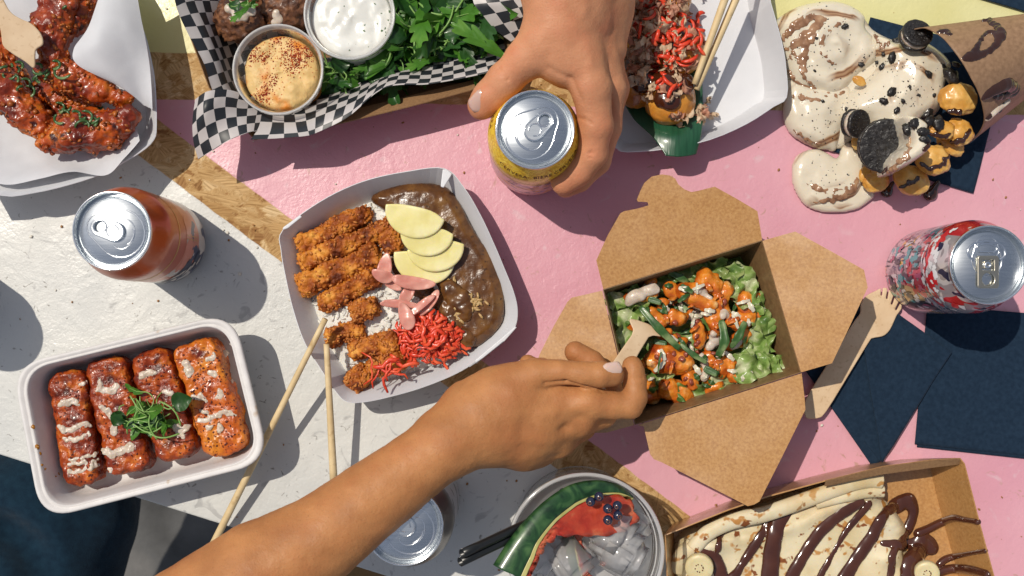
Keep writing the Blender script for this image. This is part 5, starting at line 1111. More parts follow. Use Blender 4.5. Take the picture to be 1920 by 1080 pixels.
for i, (pts, hc, lab) in enumerate(WG):
    q = [(x, y, hc-.012, mm(r, hc)*1000) for x, y, r in pts]; ww = A([p[:3] for p in q]); fl = Field(ww.min(0)-.02, ww.max(0)+.02, .0012)
    fl.chain(q, .004); rr_ = random.Random(i+9)
    for k in range(26):
        j = rr_.randrange(len(q)-1); t_ = rr_.random(); a, b = q[j], q[j+1]; c_ = P(*(np.array(a[:3])*(1-t_)+np.array(b[:3])*t_)); r0 = (a[3]*(1-t_)+b[3]*t_)*.001; an = rr_.uniform(0, 6.28)
        fl.ell(c_+np.array([math.cos(an)*r0*.85, math.sin(an)*r0*.85, rr_.uniform(-.1,.8)*r0]), np.array([rr_.uniform(.18,.4), rr_.uniform(.15,.3), .22])*r0, .0018, rz=rr_.uniform(0,3))
    V, F = fl.mesh(); V = V+vnorm(V, F)*(fbm(V+i, 45, 3)*.0050+fbm(V+i, 110, 4)*.0036+(.42-worley(V+i, 230))*.0022)[:,None]
    o = mk('chicken_wing', V, F, M['wing'], None, label=lab, cat='chicken wing', group='fried chicken wings in the corner tray'); wings.append(o)
    flakes(o, 160, .0022, mat('crisp_batter', [(.3,(.16,.020,.004)),(.7,(.52,.15,.015))], 100, rough=.4, coat=.1) if i == 0 else bpy.data.materials['crisp_batter'], 'batter_flakes', o, i)
sw = Surf(wings+[w0])
def curls(n, spots, lab, grp, m='scallion', w_=.0011):
    for i in range(n):
        cx, cy = spots[i % len(spots)]; cx += random.gauss(0, 9); cy += random.gauss(0, 7); R_ = random.uniform(8, 19); a0 = random.uniform(0, 6.3); sp_ = random.uniform(1.2, 4.2); pts = []
        g = sw.hit(cx, cy, .002, .045)
        for k in range(10):
            a = a0+sp_*k/9; pts.append((cx+R_*math.cos(a)*(1-.04*k), cy+R_*math.sin(a)*.7, g[2]+.0015+.001*math.sin(a*2)))
        V, F = tube([P(*p) for p in pts], [.0005]+[w_]*8+[.0004], 6, flat=.45); mk('onion_curl', V, F, M[m], None, label=lab, cat='spring onion', group=grp)
curls(34, [(80,150),(75,130),(30,140),(12,135),(50,165),(110,205),(120,222),(145,228),(172,212),(100,130),(135,10),(150,75),(160,210)], 'thin green onion curl sprinkled on the fried chicken wings', 'onion curls on the chicken wings')
fork('wooden_fork', smooth_poly([(-30,-40),(2,-8),(20,22),(40,36),(60,45),(78,64),(82,84),(68,96),(66,128),(48,116),(20,98),(6,84),(2,56),(-10,30),(-60,-10)], 4), 0, (((-20,-20), .075), ((70,120), .060)), 'wooden fork stuck among the fried chicken wings in the top left corner', grp='wooden forks')
# ================================================================ TAKOYAKI TRAY (top right of centre)
rim = smooth_poly([(1143,262),(1156,278),(1175,285),(1250,279),(1330,262),(1400,232),(1450,200),(1475,182),(1474,130),(1466,80),(1445,5),(1420,-80),(1280,-110),(1120,-80),(1105,0),(1110,100),(1120,200)], 3)
t_tk, w1, _ = tray('paper_tray', [(x, y, .032) for x, y in rim], .032, .86, (1280, 110), 'white paper tray of octopus balls behind the hand at the top', group='white paper trays', kk=1)
M['banana_leaf'] = mat('banana_leaf', [(.3,(.010,.060,.028)),(.7,(.022,.105,.050))], 40, rough=.35, coat=.3, trans=.1, stretch=(10,1,1), bump=.2, bscale=60)
rows = [[(1150,150,.014),(1168,190,.016),(1190,225,.022),(1225,258,.030),(1248,292,.034)],
        [(1200,140,.014),(1215,185,.016),(1235,225,.024),(1262,258,.034),(1275,294,.034)],
        [(1270,120,.014),(1285,180,.018),(1300,215,.026),(1308,255,.032),(1302,290,.030)],
        [(1310,100,.014),(1316,150,.018),(1318,200,.022),(1316,240,.028),(1306,286,.028)]]
V, F, uv = patch(rows, 9, 9); lf = mk('banana_leaf', V, F, M['banana_leaf'], None, label='dark green banana leaf strip hanging over the tray rim under the octopus balls', cat='leaf'); solid(lf, .0006)
M['tako'] = mat('octopus_ball_crust', [(.25,(.36,.11,.012)),(.5,(.60,.24,.03)),(.7,(.74,.38,.07))], 60, detail=5, rough=.32, bump=.35, bscale=200, coat=.3, sss=.1, layers=(((.16,.04,.01), 45, .58, .68, 4),))
tk = []
for i, (x, y, r_, h, lab) in enumerate(((1256,188,48,.030,'golden octopus ball at the bottom of its tray, on the banana leaf'),(1192,165,38,.026,'octopus ball half hidden beside the hand'),(1275,95,46,.030,'octopus ball under red ginger in the middle of the row'),(1215,75,46,.028,'octopus ball left of the ginger covered one'),(1250,0,46,.030,'octopus ball at the top edge under pale fish flakes'),(1190,-10,44,.028,'octopus ball at the top edge beside the wrist'))):
    r0 = mm(r_, h); V, F = blob(P(x, y, h-.002), (r0, r0, r0*.86), 5, .06, 2.5, seed=i+20); V = V+(fbm(V, 400, 2)*.0005)[:,None]*vnorm(V, F); tk.append(mk('octopus_ball', V, F, M['tako'], None, label=lab, cat='octopus ball', group='octopus balls in the white tray'))
sk = Surf(tk+[w1, lf])
V, F = drizzle(Surf(tk), [[(1230,150,5),(1256,160,7),(1285,158,5)],[(1250,70,6),(1280,80,7)],[(1195,140,5),(1210,160,6)],[(1235,185,3),(1262,190,4)]], k=.005, flat=2.2, jit=3); mk('brown_sauce', V, F, mat('dark_savoury_sauce', (.05,.012,.004), rough=.12, coat=.4), None, label='dark brown sauce glazing the octopus balls', cat='sauce', kind='stuff')
M['bonito'] = mat('fish_flakes', [(.3,(.60,.38,.24)),(.55,(.74,.56,.38)),(.75,(.80,.68,.52))], 160, rough=.45, bump=.2, bscale=400, trans=.3)
M['bonito_red'] = mat('reddish_fish_flakes', [(.3,(.50,.20,.13)),(.7,(.70,.42,.28))], 160, rough=.45, bump=.2, bscale=400, trans=.3)
def flake_mesh(k, m):
    r = random.Random(k); n, q = 7, 5; V, F = [], []; a, b, c = (r.uniform(0, 6) for _ in range(3))
    for i in range(n+1):
        for j in range(q+1):
            u, v = i/n-.5, j/q-.5; w_ = (.7+.5*math.sin(u*8+a))*(1-.5*abs(u)*2*r.uniform(.5,1)); V.append((.019*u+.001*math.sin(v*9+c), .0115*v*w_, .0030*math.sin(u*8+a+v*3)+.0022*math.sin(v*9+b)))
    for i in range(n):
        for j in range(q): F.append((i*(q+1)+j, (i+1)*(q+1)+j, (i+1)*(q+1)+j+1, i*(q+1)+j+1))
    return template('fish_flake', V, F, M[m])
FM = [flake_mesh(k, 'bonito' if k < 5 else 'bonito_red') for k in range(8)]
def fl_at(n, cx, cy, sx, sy, lab, grp, s=(.5,1.0), hh=.010):
    for i in range(n):
        x, y = random.gauss(cx, sx), random.gauss(cy, sy); g = sk.hit(x, y, random.uniform(.001, hh))
        if g is None: continue
        place(random.choice(FM), 'fish_flake', g, (random.gauss(0,.7), random.gauss(0,.7), random.uniform(0,6.3)), random.uniform(*s), label=lab, cat='fish flake', group=grp)
fl_at(75, 1222, 30, 34, 34, 'curled fish flake in the pile at the top edge of the white tray', 'fish flakes at the top edge')
fl_at(45, 1195, 110, 14, 32, 'curled fish flake beside the back of the hand', 'fish flakes beside the hand')
fl_at(46, 1255, 130, 22, 28, 'small fish flake on the ginger topped octopus ball', 'fish flakes over the ginger', (.35,.7))
fl_at(12, 1312, 205, 12, 16, 'pale fish flake fallen right of the golden octopus ball', 'fish flakes fallen beside the balls', (.4,.8), .004)
fl_at(6, 1262, 222, 16, 5, 'pale fish flake fallen below the golden octopus ball', 'fish flakes below the golden ball', (.4,.6), .003)
def gshred(n, cx, cy, sx, sy, lab, grp):
    for i in range(n):
        x, y = random.gauss(cx, sx), random.gauss(cy, sy); g = sk.hit(x, y, random.uniform(.002,.012)); 
        if g is None: continue
        L_ = random.uniform(.006,.014); d = random.uniform(0,3.14); cv = random.uniform(-1,1); pts = [g+np.array([math.cos(d)*s*L_/2-math.sin(d)*cv*L_*.3*s*s, math.sin(d)*s*L_/2+math.cos(d)*cv*L_*.3*s*s, .001*math.cos(s*2)]) for s in np.linspace(-1,1,6)]
        V, F = tube(pts, np.array([.5,1,1,1,.9,.4])*random.uniform(.0010,.0020), 6, flat=.6); mk('ginger_shred', V, F, M['rgin'], None, label=lab, cat='pickled ginger', group=grp)
gshred(52, 1272, 75, 24, 26, 'red ginger shred on the octopus ball in the middle of the row', 'red ginger on the middle octopus balls')
gshred(26, 1242, 150, 13, 17, 'red ginger shred on the golden octopus ball', 'red ginger on the golden octopus ball')
gshred(26, 1222, 35, 24, 26, 'red ginger shred among the fish flakes at the top edge', 'red ginger at the top edge')
stick((1302,158,.046), (1380,-60,.060), .0022, .0032, 'left bamboo chopstick of the pair resting in the octopus ball tray', 'chopsticks in the octopus ball tray')
stick((1306,168,.042), (1405,-60,.052), .0022, .0032, 'right bamboo chopstick of the pair resting in the octopus ball tray', 'chopsticks in the octopus ball tray')
# ================================================================ WAFFLE CONE WITH MELTING ICE CREAM (top right)
def C4(x, y): return (1440+x/2.633, y/2.633)
m, t, out = NT('cookie_ice_cream'); L = t.links.new
tc = N(t, 'ShaderNodeTexCoord'); n1 = N(t, 'ShaderNodeTexWave', wave_type='RINGS', rings_direction='Z'); setin(n1, 'Scale', 17); setin(n1, 'Detail', 3); setin(n1, 'Distortion', 7); setin(n1, 'Detail Scale', 1.2); L(tc.outputs['Object'], n1.inputs['Vector'])
rp = ramp(t, [(0,(.70,.63,.50)),(.55,(.70,.63,.50)),(.72,(.56,.40,.25)),(.84,(.28,.14,.07)),(.92,(.20,.09,.045)),(1,(.40,.24,.13))]); L(n1.outputs['Fac'], rp.inputs[0])
n2 = N(t, 'ShaderNodeTexNoise'); setin(n2, 'Scale', 24); setin(n2, 'Detail', 1); L(tc.outputs['Object'], n2.inputs['Vector'])
mr = N(t, 'ShaderNodeMapRange'); setin(mr, 1, .50); setin(mr, 2, .60); L(n2.outputs['Fac'], mr.inputs[0])
mx = N(t, 'ShaderNodeMix', data_type='RGBA'); L(mr.outputs[0], mx.inputs[0]); mx.inputs[6].default_value = (.70,.63,.50,1); L(rp.outputs[0], mx.inputs[7])
b = N(t, 'ShaderNodeBsdfPrincipled'); L(mx.outputs[2], b.inputs['Base Color']); setin(b, 'Roughness', .2); setin(b, 'Subsurface Weight', .3); setin(b, 'Subsurface Radius', (.6,.45,.3)); setin(b, 'Subsurface Scale', .004); setin(b, 'Coat Weight', .4); setin(b, 'Coat Roughness', .1)
n3 = N(t, 'ShaderNodeTexNoise'); setin(n3, 'Scale', 180); L(tc.outputs['Object'], n3.inputs['Vector']); bp = N(t, 'ShaderNodeBump'); setin(bp, 'Distance', .0003); L(n3.outputs['Fac'], bp.inputs['Height']); L(bp.outputs[0], b.inputs['Normal'])
L(b.outputs[0], out.inputs[0]); M['ice'] = m
M['choc'] = mat('glossy_chocolate', [(.3,(.030,.010,.006)),(.7,(.050,.018,.010))], 60, rough=.12, coat=.6, spec=.6, bump=.1, bscale=120)
M['black_cookie'] = mat('black_cookie', [(.3,(.008,.007,.007)),(.7,(.022,.018,.017))], 300, rough=.42, bump=.5, bscale=700, coat=.25)
M['nugget'] = mat('waffle_bubble', [(.30,(.36,.12,.015)),(.46,(.64,.32,.06)),(.62,(.80,.56,.20))], 34, detail=7, rough=.35, coat=.2, bump=.5, bscale=160, bdet=6, sss=.1, layers=(((.20,.05,.010), 45, .54, .66, 7),))
def mound(outl, hz, w_, label, n_amp=.0040, res=.0014, base=.0015, off=0, ridges=0, hp=None):
    poly = np.array([P(x, y, hp or hz*.6)[:2] for x, y in smooth_poly([C4(*p) for p in outl], 5)])
    def top(X, Y, d):
        q = np.stack([X.ravel(), Y.ravel(), 0*X.ravel()+off], 1)
        r_ = 0
        if ridges:
            cx, cy = poly.mean(0); rad_ = np.hypot(X-cx, Y-cy); a_ = np.arctan2(Y-cy, X-cx); r_ = ridges*np.sin(rad_*330+a_*1.0)*np.clip(d/.015, 0, 1)
        return base+hz*(.72*np.sqrt(np.clip(1-(1-np.clip(d/w_, 0, 1))**2, 0, 1))+.28*np.clip(d/.03, 0, 1))+fbm(q, 30, 4).reshape(X.shape)*n_amp*np.clip(d/.006, 0, 1)+r_
    V, F = heap(poly, base, top, res); return mk('ice_cream', V, F, M['ice'], None, label=label, cat='ice cream', group='melting ice cream on the table')
mA = mound([(40,100),(130,30),(230,0),(330,-8),(420,16),(490,70),(497,130),(530,170),(572,240),(540,320),(460,370),(400,440),(350,475),(300,480),(220,450),(130,420),(85,320),(50,200)], .019, .011, 'large swirled scoop of ice cream at the upper left of the waffle cone', ridges=.0010)
mB = mound([(90,390),(160,400),(250,420),(390,400),(430,480),(385,600),(345,738),(300,738),(230,725),(120,660),(78,560)], .014, .008, 'melted ice cream below the large swirled scoop', off=3)
mC2 = mound([(200,1020),(300,1052),(430,1040),(500,1000),(535,960),(500,900),(400,900),(230,960)], .010, .008, 'thin brown streaked melt under the lowest puddle', off=5)
mC = mound([(120,830),(150,760),(230,728),(290,745),(335,772),(352,768),(370,720),(410,695),(455,750),(490,830),(475,910),(430,980),(350,1005),(230,1025),(175,1000),(130,920)], .012, .008, 'lowest heart shaped ice cream puddle on pink paint', off=8)
mD = mound([(365,560),(385,480),(440,415),(540,330),(520,230),(530,160),(600,165),(640,190),(700,165),(800,190),(890,255),(930,320),(900,400),(870,540),(790,600),(740,640),(760,740),(700,820),(600,868),(540,840),(500,760),(480,640),(400,605)], .034, .013, 'ice cream filling at the mouth of the waffle cone, sprinkled with cookie crumbs', off=12)
mF = mound([(60,200),(150,60),(420,30),(520,140),(640,200),(760,240),(860,400),(820,560),(640,640),(480,640),(420,690),(345,738),(200,715),(80,600),(90,420)], .009, .006, 'thin layer of melted ice cream joining the scoops', off=30)
ice = [mA, mB, mC, mD, mC2, mF]
def cookie(c_, R_, h, tilt, name, lab, cover=None):
    c0 = P(*C4(*c_), h); R_ = R_/2.633*(CAM_H-h)/FPX; parts = []; ci = np.array([(R_*math.cos(a)*(1+.012*(k_%2)), R_*math.sin(a)*(1+.012*(k_%2))) for k_, a in enumerate(np.linspace(0, 2*math.pi, 73)[:-1])])
    o = thing('sandwich_cookie', c0, lab, 'cookie', 'black sandwich cookies'); Rm = rotm(*tilt)
    for zz in (.0035, -.0035):
        prof = [(0, -.0018), (R_*.94, -.0018), (R_, -.0008), (R_, .0008), (R_*.94, .0018), (R_*.86, .0018), (R_*.84, .0013), (0, .0015)]
        V, F = plate(ci, zz-.0018, .0036, .0008, .0010); V = V+vnorm(V, F)*(fbm(V, 320, 3)*.0007-np.clip(fbm(V, 120, 2)-.15, 0, 1)*.003)[:,None]
        V = V@Rm.T+c0; mk('wafer', V, F, M['black_cookie'], o)
        if zz > 0:
            # embossed pattern of short raised bars
            for rad_, n_, ln_ in ((.70, 16, .18), (.42, 10, .14)):
                for k_ in range(n_):
                    a = 2*math.pi*k_/n_; p0 = np.array([R_*(rad_-ln_/2)*math.cos(a), R_*(rad_-ln_/2)*math.sin(a), zz+.0016]); p1 = p0*0+np.array([R_*(rad_+ln_/2)*math.cos(a), R_*(rad_+ln_/2)*math.sin(a), zz+.0016])
                    V, F = tube(np.array([p0, (p0+p1)/2, p1]), .0006, 5); parts.append((V@Rm.T+c0, F))
    V, F = join(parts); mk('embossed_bars', V, F, M['black_cookie'], o, kind='stuff')
    V, F = lathe([(0,-.0017),(R_*.93,-.0017),(R_*.93,.0017),(0,.0017)], (0,0,0), 40); mk('cream_filling', V@Rm.T+c0, F, M['white_sauce'], o); return o
cookie((580,722), 132, .052, (.16,-.16,.3), 'x', 'large black sandwich cookie half covered with ice cream in front of the cone')
cookie((728,178), 76, .040, (-.35,.1,0), 'x', 'black sandwich cookie tucked under the top edge of the cone mouth')
cookie((430,610), 70, .030, (.2,.5,0), 'x', 'dark sandwich cookie edge under the ice cream left of the large cookie')
mE = mound([(610,590),(660,580),(710,600),(750,640),(740,700),(770,745),(720,800),(640,850),(580,868),(570,820),(600,760),(640,720),(620,650)], .058, .005, 'ice cream melting over the right half of the large cookie', off=20, base=.040, hp=.058, n_amp=.002)
ice.append(mE)
nug = []
for i, (c_, a_, b_, an, h, lab) in enumerate((((935,488),88,84,0,.052,'biggest round golden waffle bubble at the right of the cone mouth'),((858,640),62,46,10,.050,'shiny oval waffle bubble below the biggest one'),((945,650),60,70,-30,.044,'waffle bubble at the lower right inside the cone edge'),((818,792),82,74,30,.042,'waffle bubble with a pale sugar patch left of the cone tip edge'),((706,890),84,74,20,.034,'waffle bubble lowest in the row below the large cookie'),((535,895),66,52,-20,.026,'cream smeared waffle bubble at the left end of the row'),((452,400),34,22,30,.036,'small waffle bubble peeking through the scoop'),((480,860),30,44,10,.024,'orange waffle bubble between cookie and puddle'),((900,720),70,40,30,.034,'brown streaked waffle bubble under the cone edge'),((450,680),34,60,10,.026,'orange waffle bubble left of the large cookie'))):
    c0 = P(*C4(*c_), h-.010); ra, rb = a_/2.633*(CAM_H-h)/FPX, b_/2.633*(CAM_H-h)/FPX
    V, F = blob(c0, (ra*1.04, rb*1.02, min(ra, rb)*.62), 5, .22, 1.6, (0,0,math.radians(-an)), seed=i+40); nug.append(mk('waffle_bubble', V, F, M['nugget'], None, label=lab, cat='waffle', group='golden waffle bubbles in the cone'))
# paper cone lying on its side
M['cone_paper'] = mat('cone_kraft', [(.3,(.23,.135,.075)),(.7,(.33,.20,.115))], 300, detail=8, rough=.5, bump=.08, bscale=900, spec=.4)
mo = [(700,150,.040),(760,138,.052),(800,148,.060),(860,185,.070),(905,235,.078),(960,310,.080),(1005,390,.078),(1040,460,.072),(1062,540,.062),(1066,600,.050),(1045,650,.036),(1010,690,.020),(985,712,.006)]
ap = [(1400,60,.040),(1420,50,.050),(1430,60,.055),(1440,80,.058),(1450,110,.060),(1460,150,.060),(1470,200,.058),(1470,240,.054),(1470,280,.046),(1460,320,.036),(1440,350,.026),(1420,370,.014),(1400,385,.003)]
rows = []
for a, b in zip(mo, ap):
    rows.append([(*C4(a[0]+(b[0]-a[0])*s, a[1]+(b[1]-a[1])*s), a[2]+(b[2]-a[2])*s) for s in (0, .25, .5, .75, 1)])
V, F, uv = patch(rows, 6, 6); cone = mk('paper_cone', V, F, M['cone_paper'], None, label='brown paper cone lying on its side around the bubble waffle', cat='cone'); solid(cone, .0008)
V, F = drizzle(Surf([cone]), [[C4(*p[:2])+(p[2],) for p in q] for q in ([(965,290,2),(1010,265,2.4),(1035,225,1.6),(1060,180,1.4),(1090,160,1.2),(1120,170,1.6),(1130,190,1.8)],[(1060,105,1.4),(1100,110,2.2),(1140,150,3),(1150,180,3),(1120,225,2.2),(1070,265,2),(1030,280,2.2),(980,295,2)],[(1060,480,2.5),(1110,440,4.5),(1170,415,5.5),(1215,440,4),(1190,465,3),(1120,470,3.5)],[(1080,575,2),(1120,550,2.5),(1160,510,1.6)],[(835,165,1.5),(870,160,2.2),(900,175,1.5)])], k=.002, flat=3.5, jit=1); mk('chocolate_smear', V, F, M['choc'], cone)
V, F = drizzle(Surf([cone]), [[C4(*p[:2])+(p[2],) for p in ((1080,585,2.2),(1110,550,2.6),(1150,520,2.2),(1185,495,1.8))]], flat=3); mk('cream_smear', V, F, M['white_sauce'], cone)
# chocolate streaks on the bubbles, drops on the paint, cookie crumbs on the cream
V, F = drizzle(Surf(nug+ice), [[C4(*p[:2])+(p[2],) for p in q] for q in ([(800,655,1.2),(850,675,1.4),(900,660,1)],[(740,800,1),(800,830,1.4),(860,810,1.2),(885,770,1)],[(640,930,1),(700,905,1.4),(740,880,1)],[(900,545,1.8),(950,560,1.4),(990,600,1.4)],[(760,740,1),(800,720,1.4),(850,715,1.2)],[(900,700,1.4),(950,690,1.6),(1000,640,1.4)],[(560,850,1),(590,840,1.2)])], k=.0015, flat=2, jit=2); mk('chocolate_streaks', V, F, M['choc'], None, label='chocolate syrup streaks over the golden waffle bubbles', cat='chocolate syrup', kind='stuff')
for c_, r_, lab in (((585,948),30,'dark chocolate drop on pink paint below the large cookie'),((800,958),38,'larger dark chocolate drop on pink paint beside the napkin')):
    p = P(*C4(*c_), .002); r0 = r_/2.633*CAM_H/FPX; fl = Field(p-r0*2.5, p+r0*2.5, .0007); fl.cone(p, p+np.array([r0*.15, 0, 0]), r0*.85, r0*.8, .002, flat=1.5); fl.cone(p, p+np.array([r0*.8, r0*1.4, .003]), r0*.7, r0*.35, .003, flat=1.3); V, F = fl.mesh(); mk('chocolate_drop', V, F, M['choc'], None, label=lab, cat='chocolate drop', group='chocolate drops on the pink paint')
si = Surf(ice)
pts = [C4(random.gauss(250, 100), random.gauss(220, 120)) for _ in range(80)]+[C4(random.gauss(680, 60), random.gauss(480, 60)) for _ in range(50)]+[C4(random.gauss(560, 60), random.gauss(300, 40)) for _ in range(36)]+[C4(random.gauss(250, 70), random.gauss(620, 60)) for _ in range(40)]+[C4(random.gauss(300, 60), random.gauss(870, 60)) for _ in range(25)]+[C4(random.gauss(450, 50), random.gauss(520, 40)) for _ in range(40)]+[C4(random.gauss(720, 80), random.gauss(330, 60)) for _ in range(30)]
specks(si, pts, .0007, M['black_cookie'], 'cookie_dust', mA, .5)
SW = [[(215,75,1.2),(262,105,3.2),(232,160,4.0),(195,225,3.4),(172,300,2.6),(185,370,2),(235,440,1.4)],[(385,95,.8),(310,145,1.5),(265,215,1.8),(285,285,1.2),(350,320,.8)],[(60,200,1.4),(110,160,3),(160,110,3.5),(215,85,2.2)],[(85,250,1.2),(130,215,2.6),(180,180,3),(225,140,2.4)],[(75,310,1),(100,350,2),(150,400,1.6),(240,458,1.4),(330,472,1.4),(392,450,1)],[(100,300,1),(140,260,2),(165,300,1.2)],[(130,470,1.2),(180,488,1.8),(250,498,1.2)],[(415,15,1),(460,45,1.4),(485,80,1.2)],[(530,160,1),(545,200,1.6),(575,235,1.2),(600,210,1)],[(225,1000,1),(300,985,2),(380,960,2.6),(440,900,2.2),(470,850,1.4)],[(200,900,1),(250,930,2.2),(330,935,1.8),(400,905,1)],[(700,690,1),(690,760,2),(640,815,2.2),(590,850,1.6)],[(130,640,1),(200,690,1.6),(270,705,1.2)]]
V, F = drizzle(si, [[C4(*p[:2])+(p[2],) for p in q] for q in SW], h=.0008, k=.002, flat=5, lift=-.0003, jit=2.2); V = V+vnorm(V, F)*(fbm(V, 350, 3)*.0009)[:,None]
mk('caramel_swirl', V, F, mat('brown_swirl', [(.3,(.16,.07,.035)),(.6,(.36,.20,.11)),(.8,(.50,.34,.2))], 120, rough=.2, coat=.4, detail=6), None, label='brown caramel swirls streaked through the melting ice cream', cat='caramel swirl', kind='stuff')
CB = [(380,130,22),(615,285,32),(565,330,22),(540,310,14),(460,320,18),(570,270,16),(610,455,28),(570,500,24),(635,545,20),(665,500,14),(790,365,26),(870,330,18),(785,560,40),(905,375,52),(800,600,30),(720,610,28),(765,650,34),(690,640,34),(770,690,30),(640,210,30),(700,220,34),(760,170,26),(240,190,10),(230,350,10),(385,540,14),(270,500,12),(820,470,12),(700,430,12),(745,470,10),(840,610,40),(930,320,22)]
for i, (x, y, r_) in enumerate(CB):
    g = si.hit(*C4(x, y), .0005, .045); r0 = r_/2.633*.40/1000*.9
    V, F = blob(g, (r0, r0*random.uniform(.6,.9), r0*.55), 3, .55, 2.2, (0,0,random.random()*6), seed=i+60); mk('cookie_crumb', V, F, M['black_cookie'], None, label='black cookie crumb sprinkled on the ice cream', cat='cookie crumb', group='black cookie crumbs on the ice cream')
# ================================================================ CREPE BOX (bottom right)
def C5(x, y): return (1220+x/2.743, 840+y/2.743)
HC = .048
rim = [C5(75,448), C5(400,318), C5(600,250), C5(900,168), C5(1200,95), C5(1450,62), C5(1592,54), C5(1614,82), C5(1690,380), C5(1765,658), C5(1830,900), (1600,1260), (1310,1290), C5(130,900), C5(85,658)]
R = np.array([P(x, y, HC) for x, y in rim]); ctr = R.mean(0); Bs = R.copy(); Bs[:,:2] = ctr[:2]+(R[:,:2]-ctr[:2])*.90; Bs[:,2] = .001
t_cr = thing('kraft_box', (ctr[0], ctr[1], 0), 'open brown kraft box holding a folded crepe at the bottom right', 'box')
V, F = loft([Bs, Bs*.5+R*.5, R]); o = mk('box_wall', V, F, M['kraft'], t_cr, smooth=False); solid(o, .0010)
V, F = loft([Bs*1.0+np.array([0,0,.0012]), ], True); 
fl_ = mk('box_floor', Bs+np.array([0,0,.0015]), [tuple(range(len(Bs)))], M['kraft'], t_cr, smooth=False)
# folded top lip along the far edge
q0 = np.array([P(*p, HC+.0012) for p in rim[3:7]]); q1 = np.array([P(p[0]-2, p[1]+16-4*abs(i-1.5), HC-.003) for i, p in enumerate(rim[3:7])]); q1[:,2] = HC-.003
lipo = mk('folded_lip', np.vstack([q0, q1]), [(i, i+1, i+5, i+4) for i in range(3)], M['kraft_dull'], t_cr, smooth=False); solid(lipo, .0008)
M['crepe'] = mat('crepe', [(.3,(.56,.45,.25)),(.5,(.68,.59,.39)),(.7,(.74,.67,.50))], 34, detail=8, rough=.5, bump=1.2, bscale=55, bdet=7, sss=.15, ssd=.003, spec=.35,
    layers=(((.46,.22,.06), 105, .60, .66, 2, .3), ((.22,.07,.02), 120, .64, .68, 2, .3), ((.60,.42,.19), 20, .50, .80, 8)))
out_ = smooth_poly([C5(*p) for p in ((120,560),(200,440),(330,400),(450,345),(620,300),(760,250),(900,190),(1060,160),(1150,160),(1200,190),(1215,250),(1265,300),(1315,360),(1355,430),(1340,500),(1330,560),(1420,560),(1460,640),(1440,760),(1350,900),(200,900),(130,760))], 3)
poly = np.array([P(x, y, .025)[:2] for x, y in out_])
def top(X, Y, d):
    q = np.stack([X.ravel(), Y.ravel(), 0*X.ravel()], 1); u = (X-poly[:,0].min()); v = Y-poly[:,1].max()
    fold = .0026*np.sin((Y*.97+X*-.25)*260+2*np.sin(X*40))+.0012*np.abs(fbm(q, 70, 3)).reshape(X.shape)*3
    return .004+.022*np.sqrt(np.clip(1-(1-np.clip(d/.016, 0, 1))**2, 0, 1))+fold*np.clip(d/.006,0,1)*np.exp(-((d-.012)/.012)**2)+fbm(q, 26, 3).reshape(X.shape)*.0050
V, F = heap(poly, .002, top, .0014); crepe = mk('crepe', V, F, M['crepe'], None, label='folded pale crepe with brown spots under chocolate sauce in the kraft box', cat='crepe')
def roll(pts, r, name='rolled_edge'):
    q = smooth_poly([P(*C5(x, y), h) for x, y, h in pts], 8, False); V, F = tube(q, r, 14, flat=.7); V = V+(fbm(V, 60, 3)*.0016)[:,None]; return mk(name, V, F, M['crepe'], crepe)
roll([(215,520,.026),(290,440,.028),(420,375,.030),(600,335,.031),(800,265,.032),(1000,195,.033),(1120,165,.033),(1190,168,.032)], .0062)
roll([(850,285,.030),(1000,250,.031),(1120,225,.031),(1200,222,.030)], .0046)
roll([(130,640,.020),(160,560,.022),(220,500,.022)], .007)
M['milk_choc'] = mat('chocolate_sauce', [(.3,(.055,.016,.009)),(.7,(.088,.028,.015))], 60, rough=.14, coat=.5, spec=.6, bump=.15, bscale=90)
scr = Surf([crepe, fl_, o])
CC = [[(1325,262,3.6),(1270,290,4.2),(1200,350,4.0),(1120,480,4.0),(1040,600,4.6),(990,700,4.6),(960,800,4.2)],
      [(1085,275,2.4),(1020,310,3.4),(900,400,3.6),(810,510,3.8),(740,640,3.6),(700,760,3.6)],
      [(1120,280,2.2),(1060,360,2.0),(1000,430,1.4),(930,560,1.6),(880,640,1.4),(850,720,1.6)],
      [(700,330,3.2),(660,370,5.2),(635,450,5.6),(620,560,5.6),(615,680,5.4),(610,800,5)],
      [(615,375,3),(570,440,1.8),(520,520,2.2),(460,610,2.0),(420,680,3.0)],
      [(1330,265,4.4),(1350,330,3.0),(1330,400,2.6),(1290,470,2.4),(1250,540,2.0),(1235,620,2.2),(1220,720,2.2)],
      [(1400,450,5.5),(1380,520,6),(1340,600,5.8),(1310,700,5.5),(1280,800,5)],
      [(1190,490,2.0),(1260,500,3.0),(1340,490,3.4),(1420,480,5),(1450,520,4)],
      [(1370,440,3),(1430,415,2.6),(1490,385,2.4),(1560,360,2.2),(1620,368,1.5),(1685,380,1.4)],
      [(1480,600,1.8),(1520,570,2.0),(1600,550,1.4),(1725,528,1.1)],
      [(1460,650,3),(1540,622,3),(1640,625,3.6),(1740,650,3)],
      [(380,395,3.6),(360,450,1.6),(340,530,1.4)],
      [(200,560,1.5),(260,540,2.4),(320,560,3.2),(350,620,4.4),(370,700,4)],
      [(380,395,3),(420,380,1.2),(520,370,1)]]
WALLP = CC[8:11]; CC = CC[:8]+CC[11:]
V, F = drizzle(scr, [[C5(x+random.gauss(0,3), y)+(r*random.uniform(.75,1.15),) for x, y, r in p] for p in CC], h=.0009, k=.003, flat=2.2, lift=.0003, default=.02, jit=.5, n=12); V = V+vnorm(V, F)*(fbm(V, 60, 3)*.0012)[:,None]; mk('chocolate_sauce', V, F, M['milk_choc'], None, label='glossy chocolate sauce drizzled across the crepe and the box side', cat='chocolate sauce', kind='stuff')
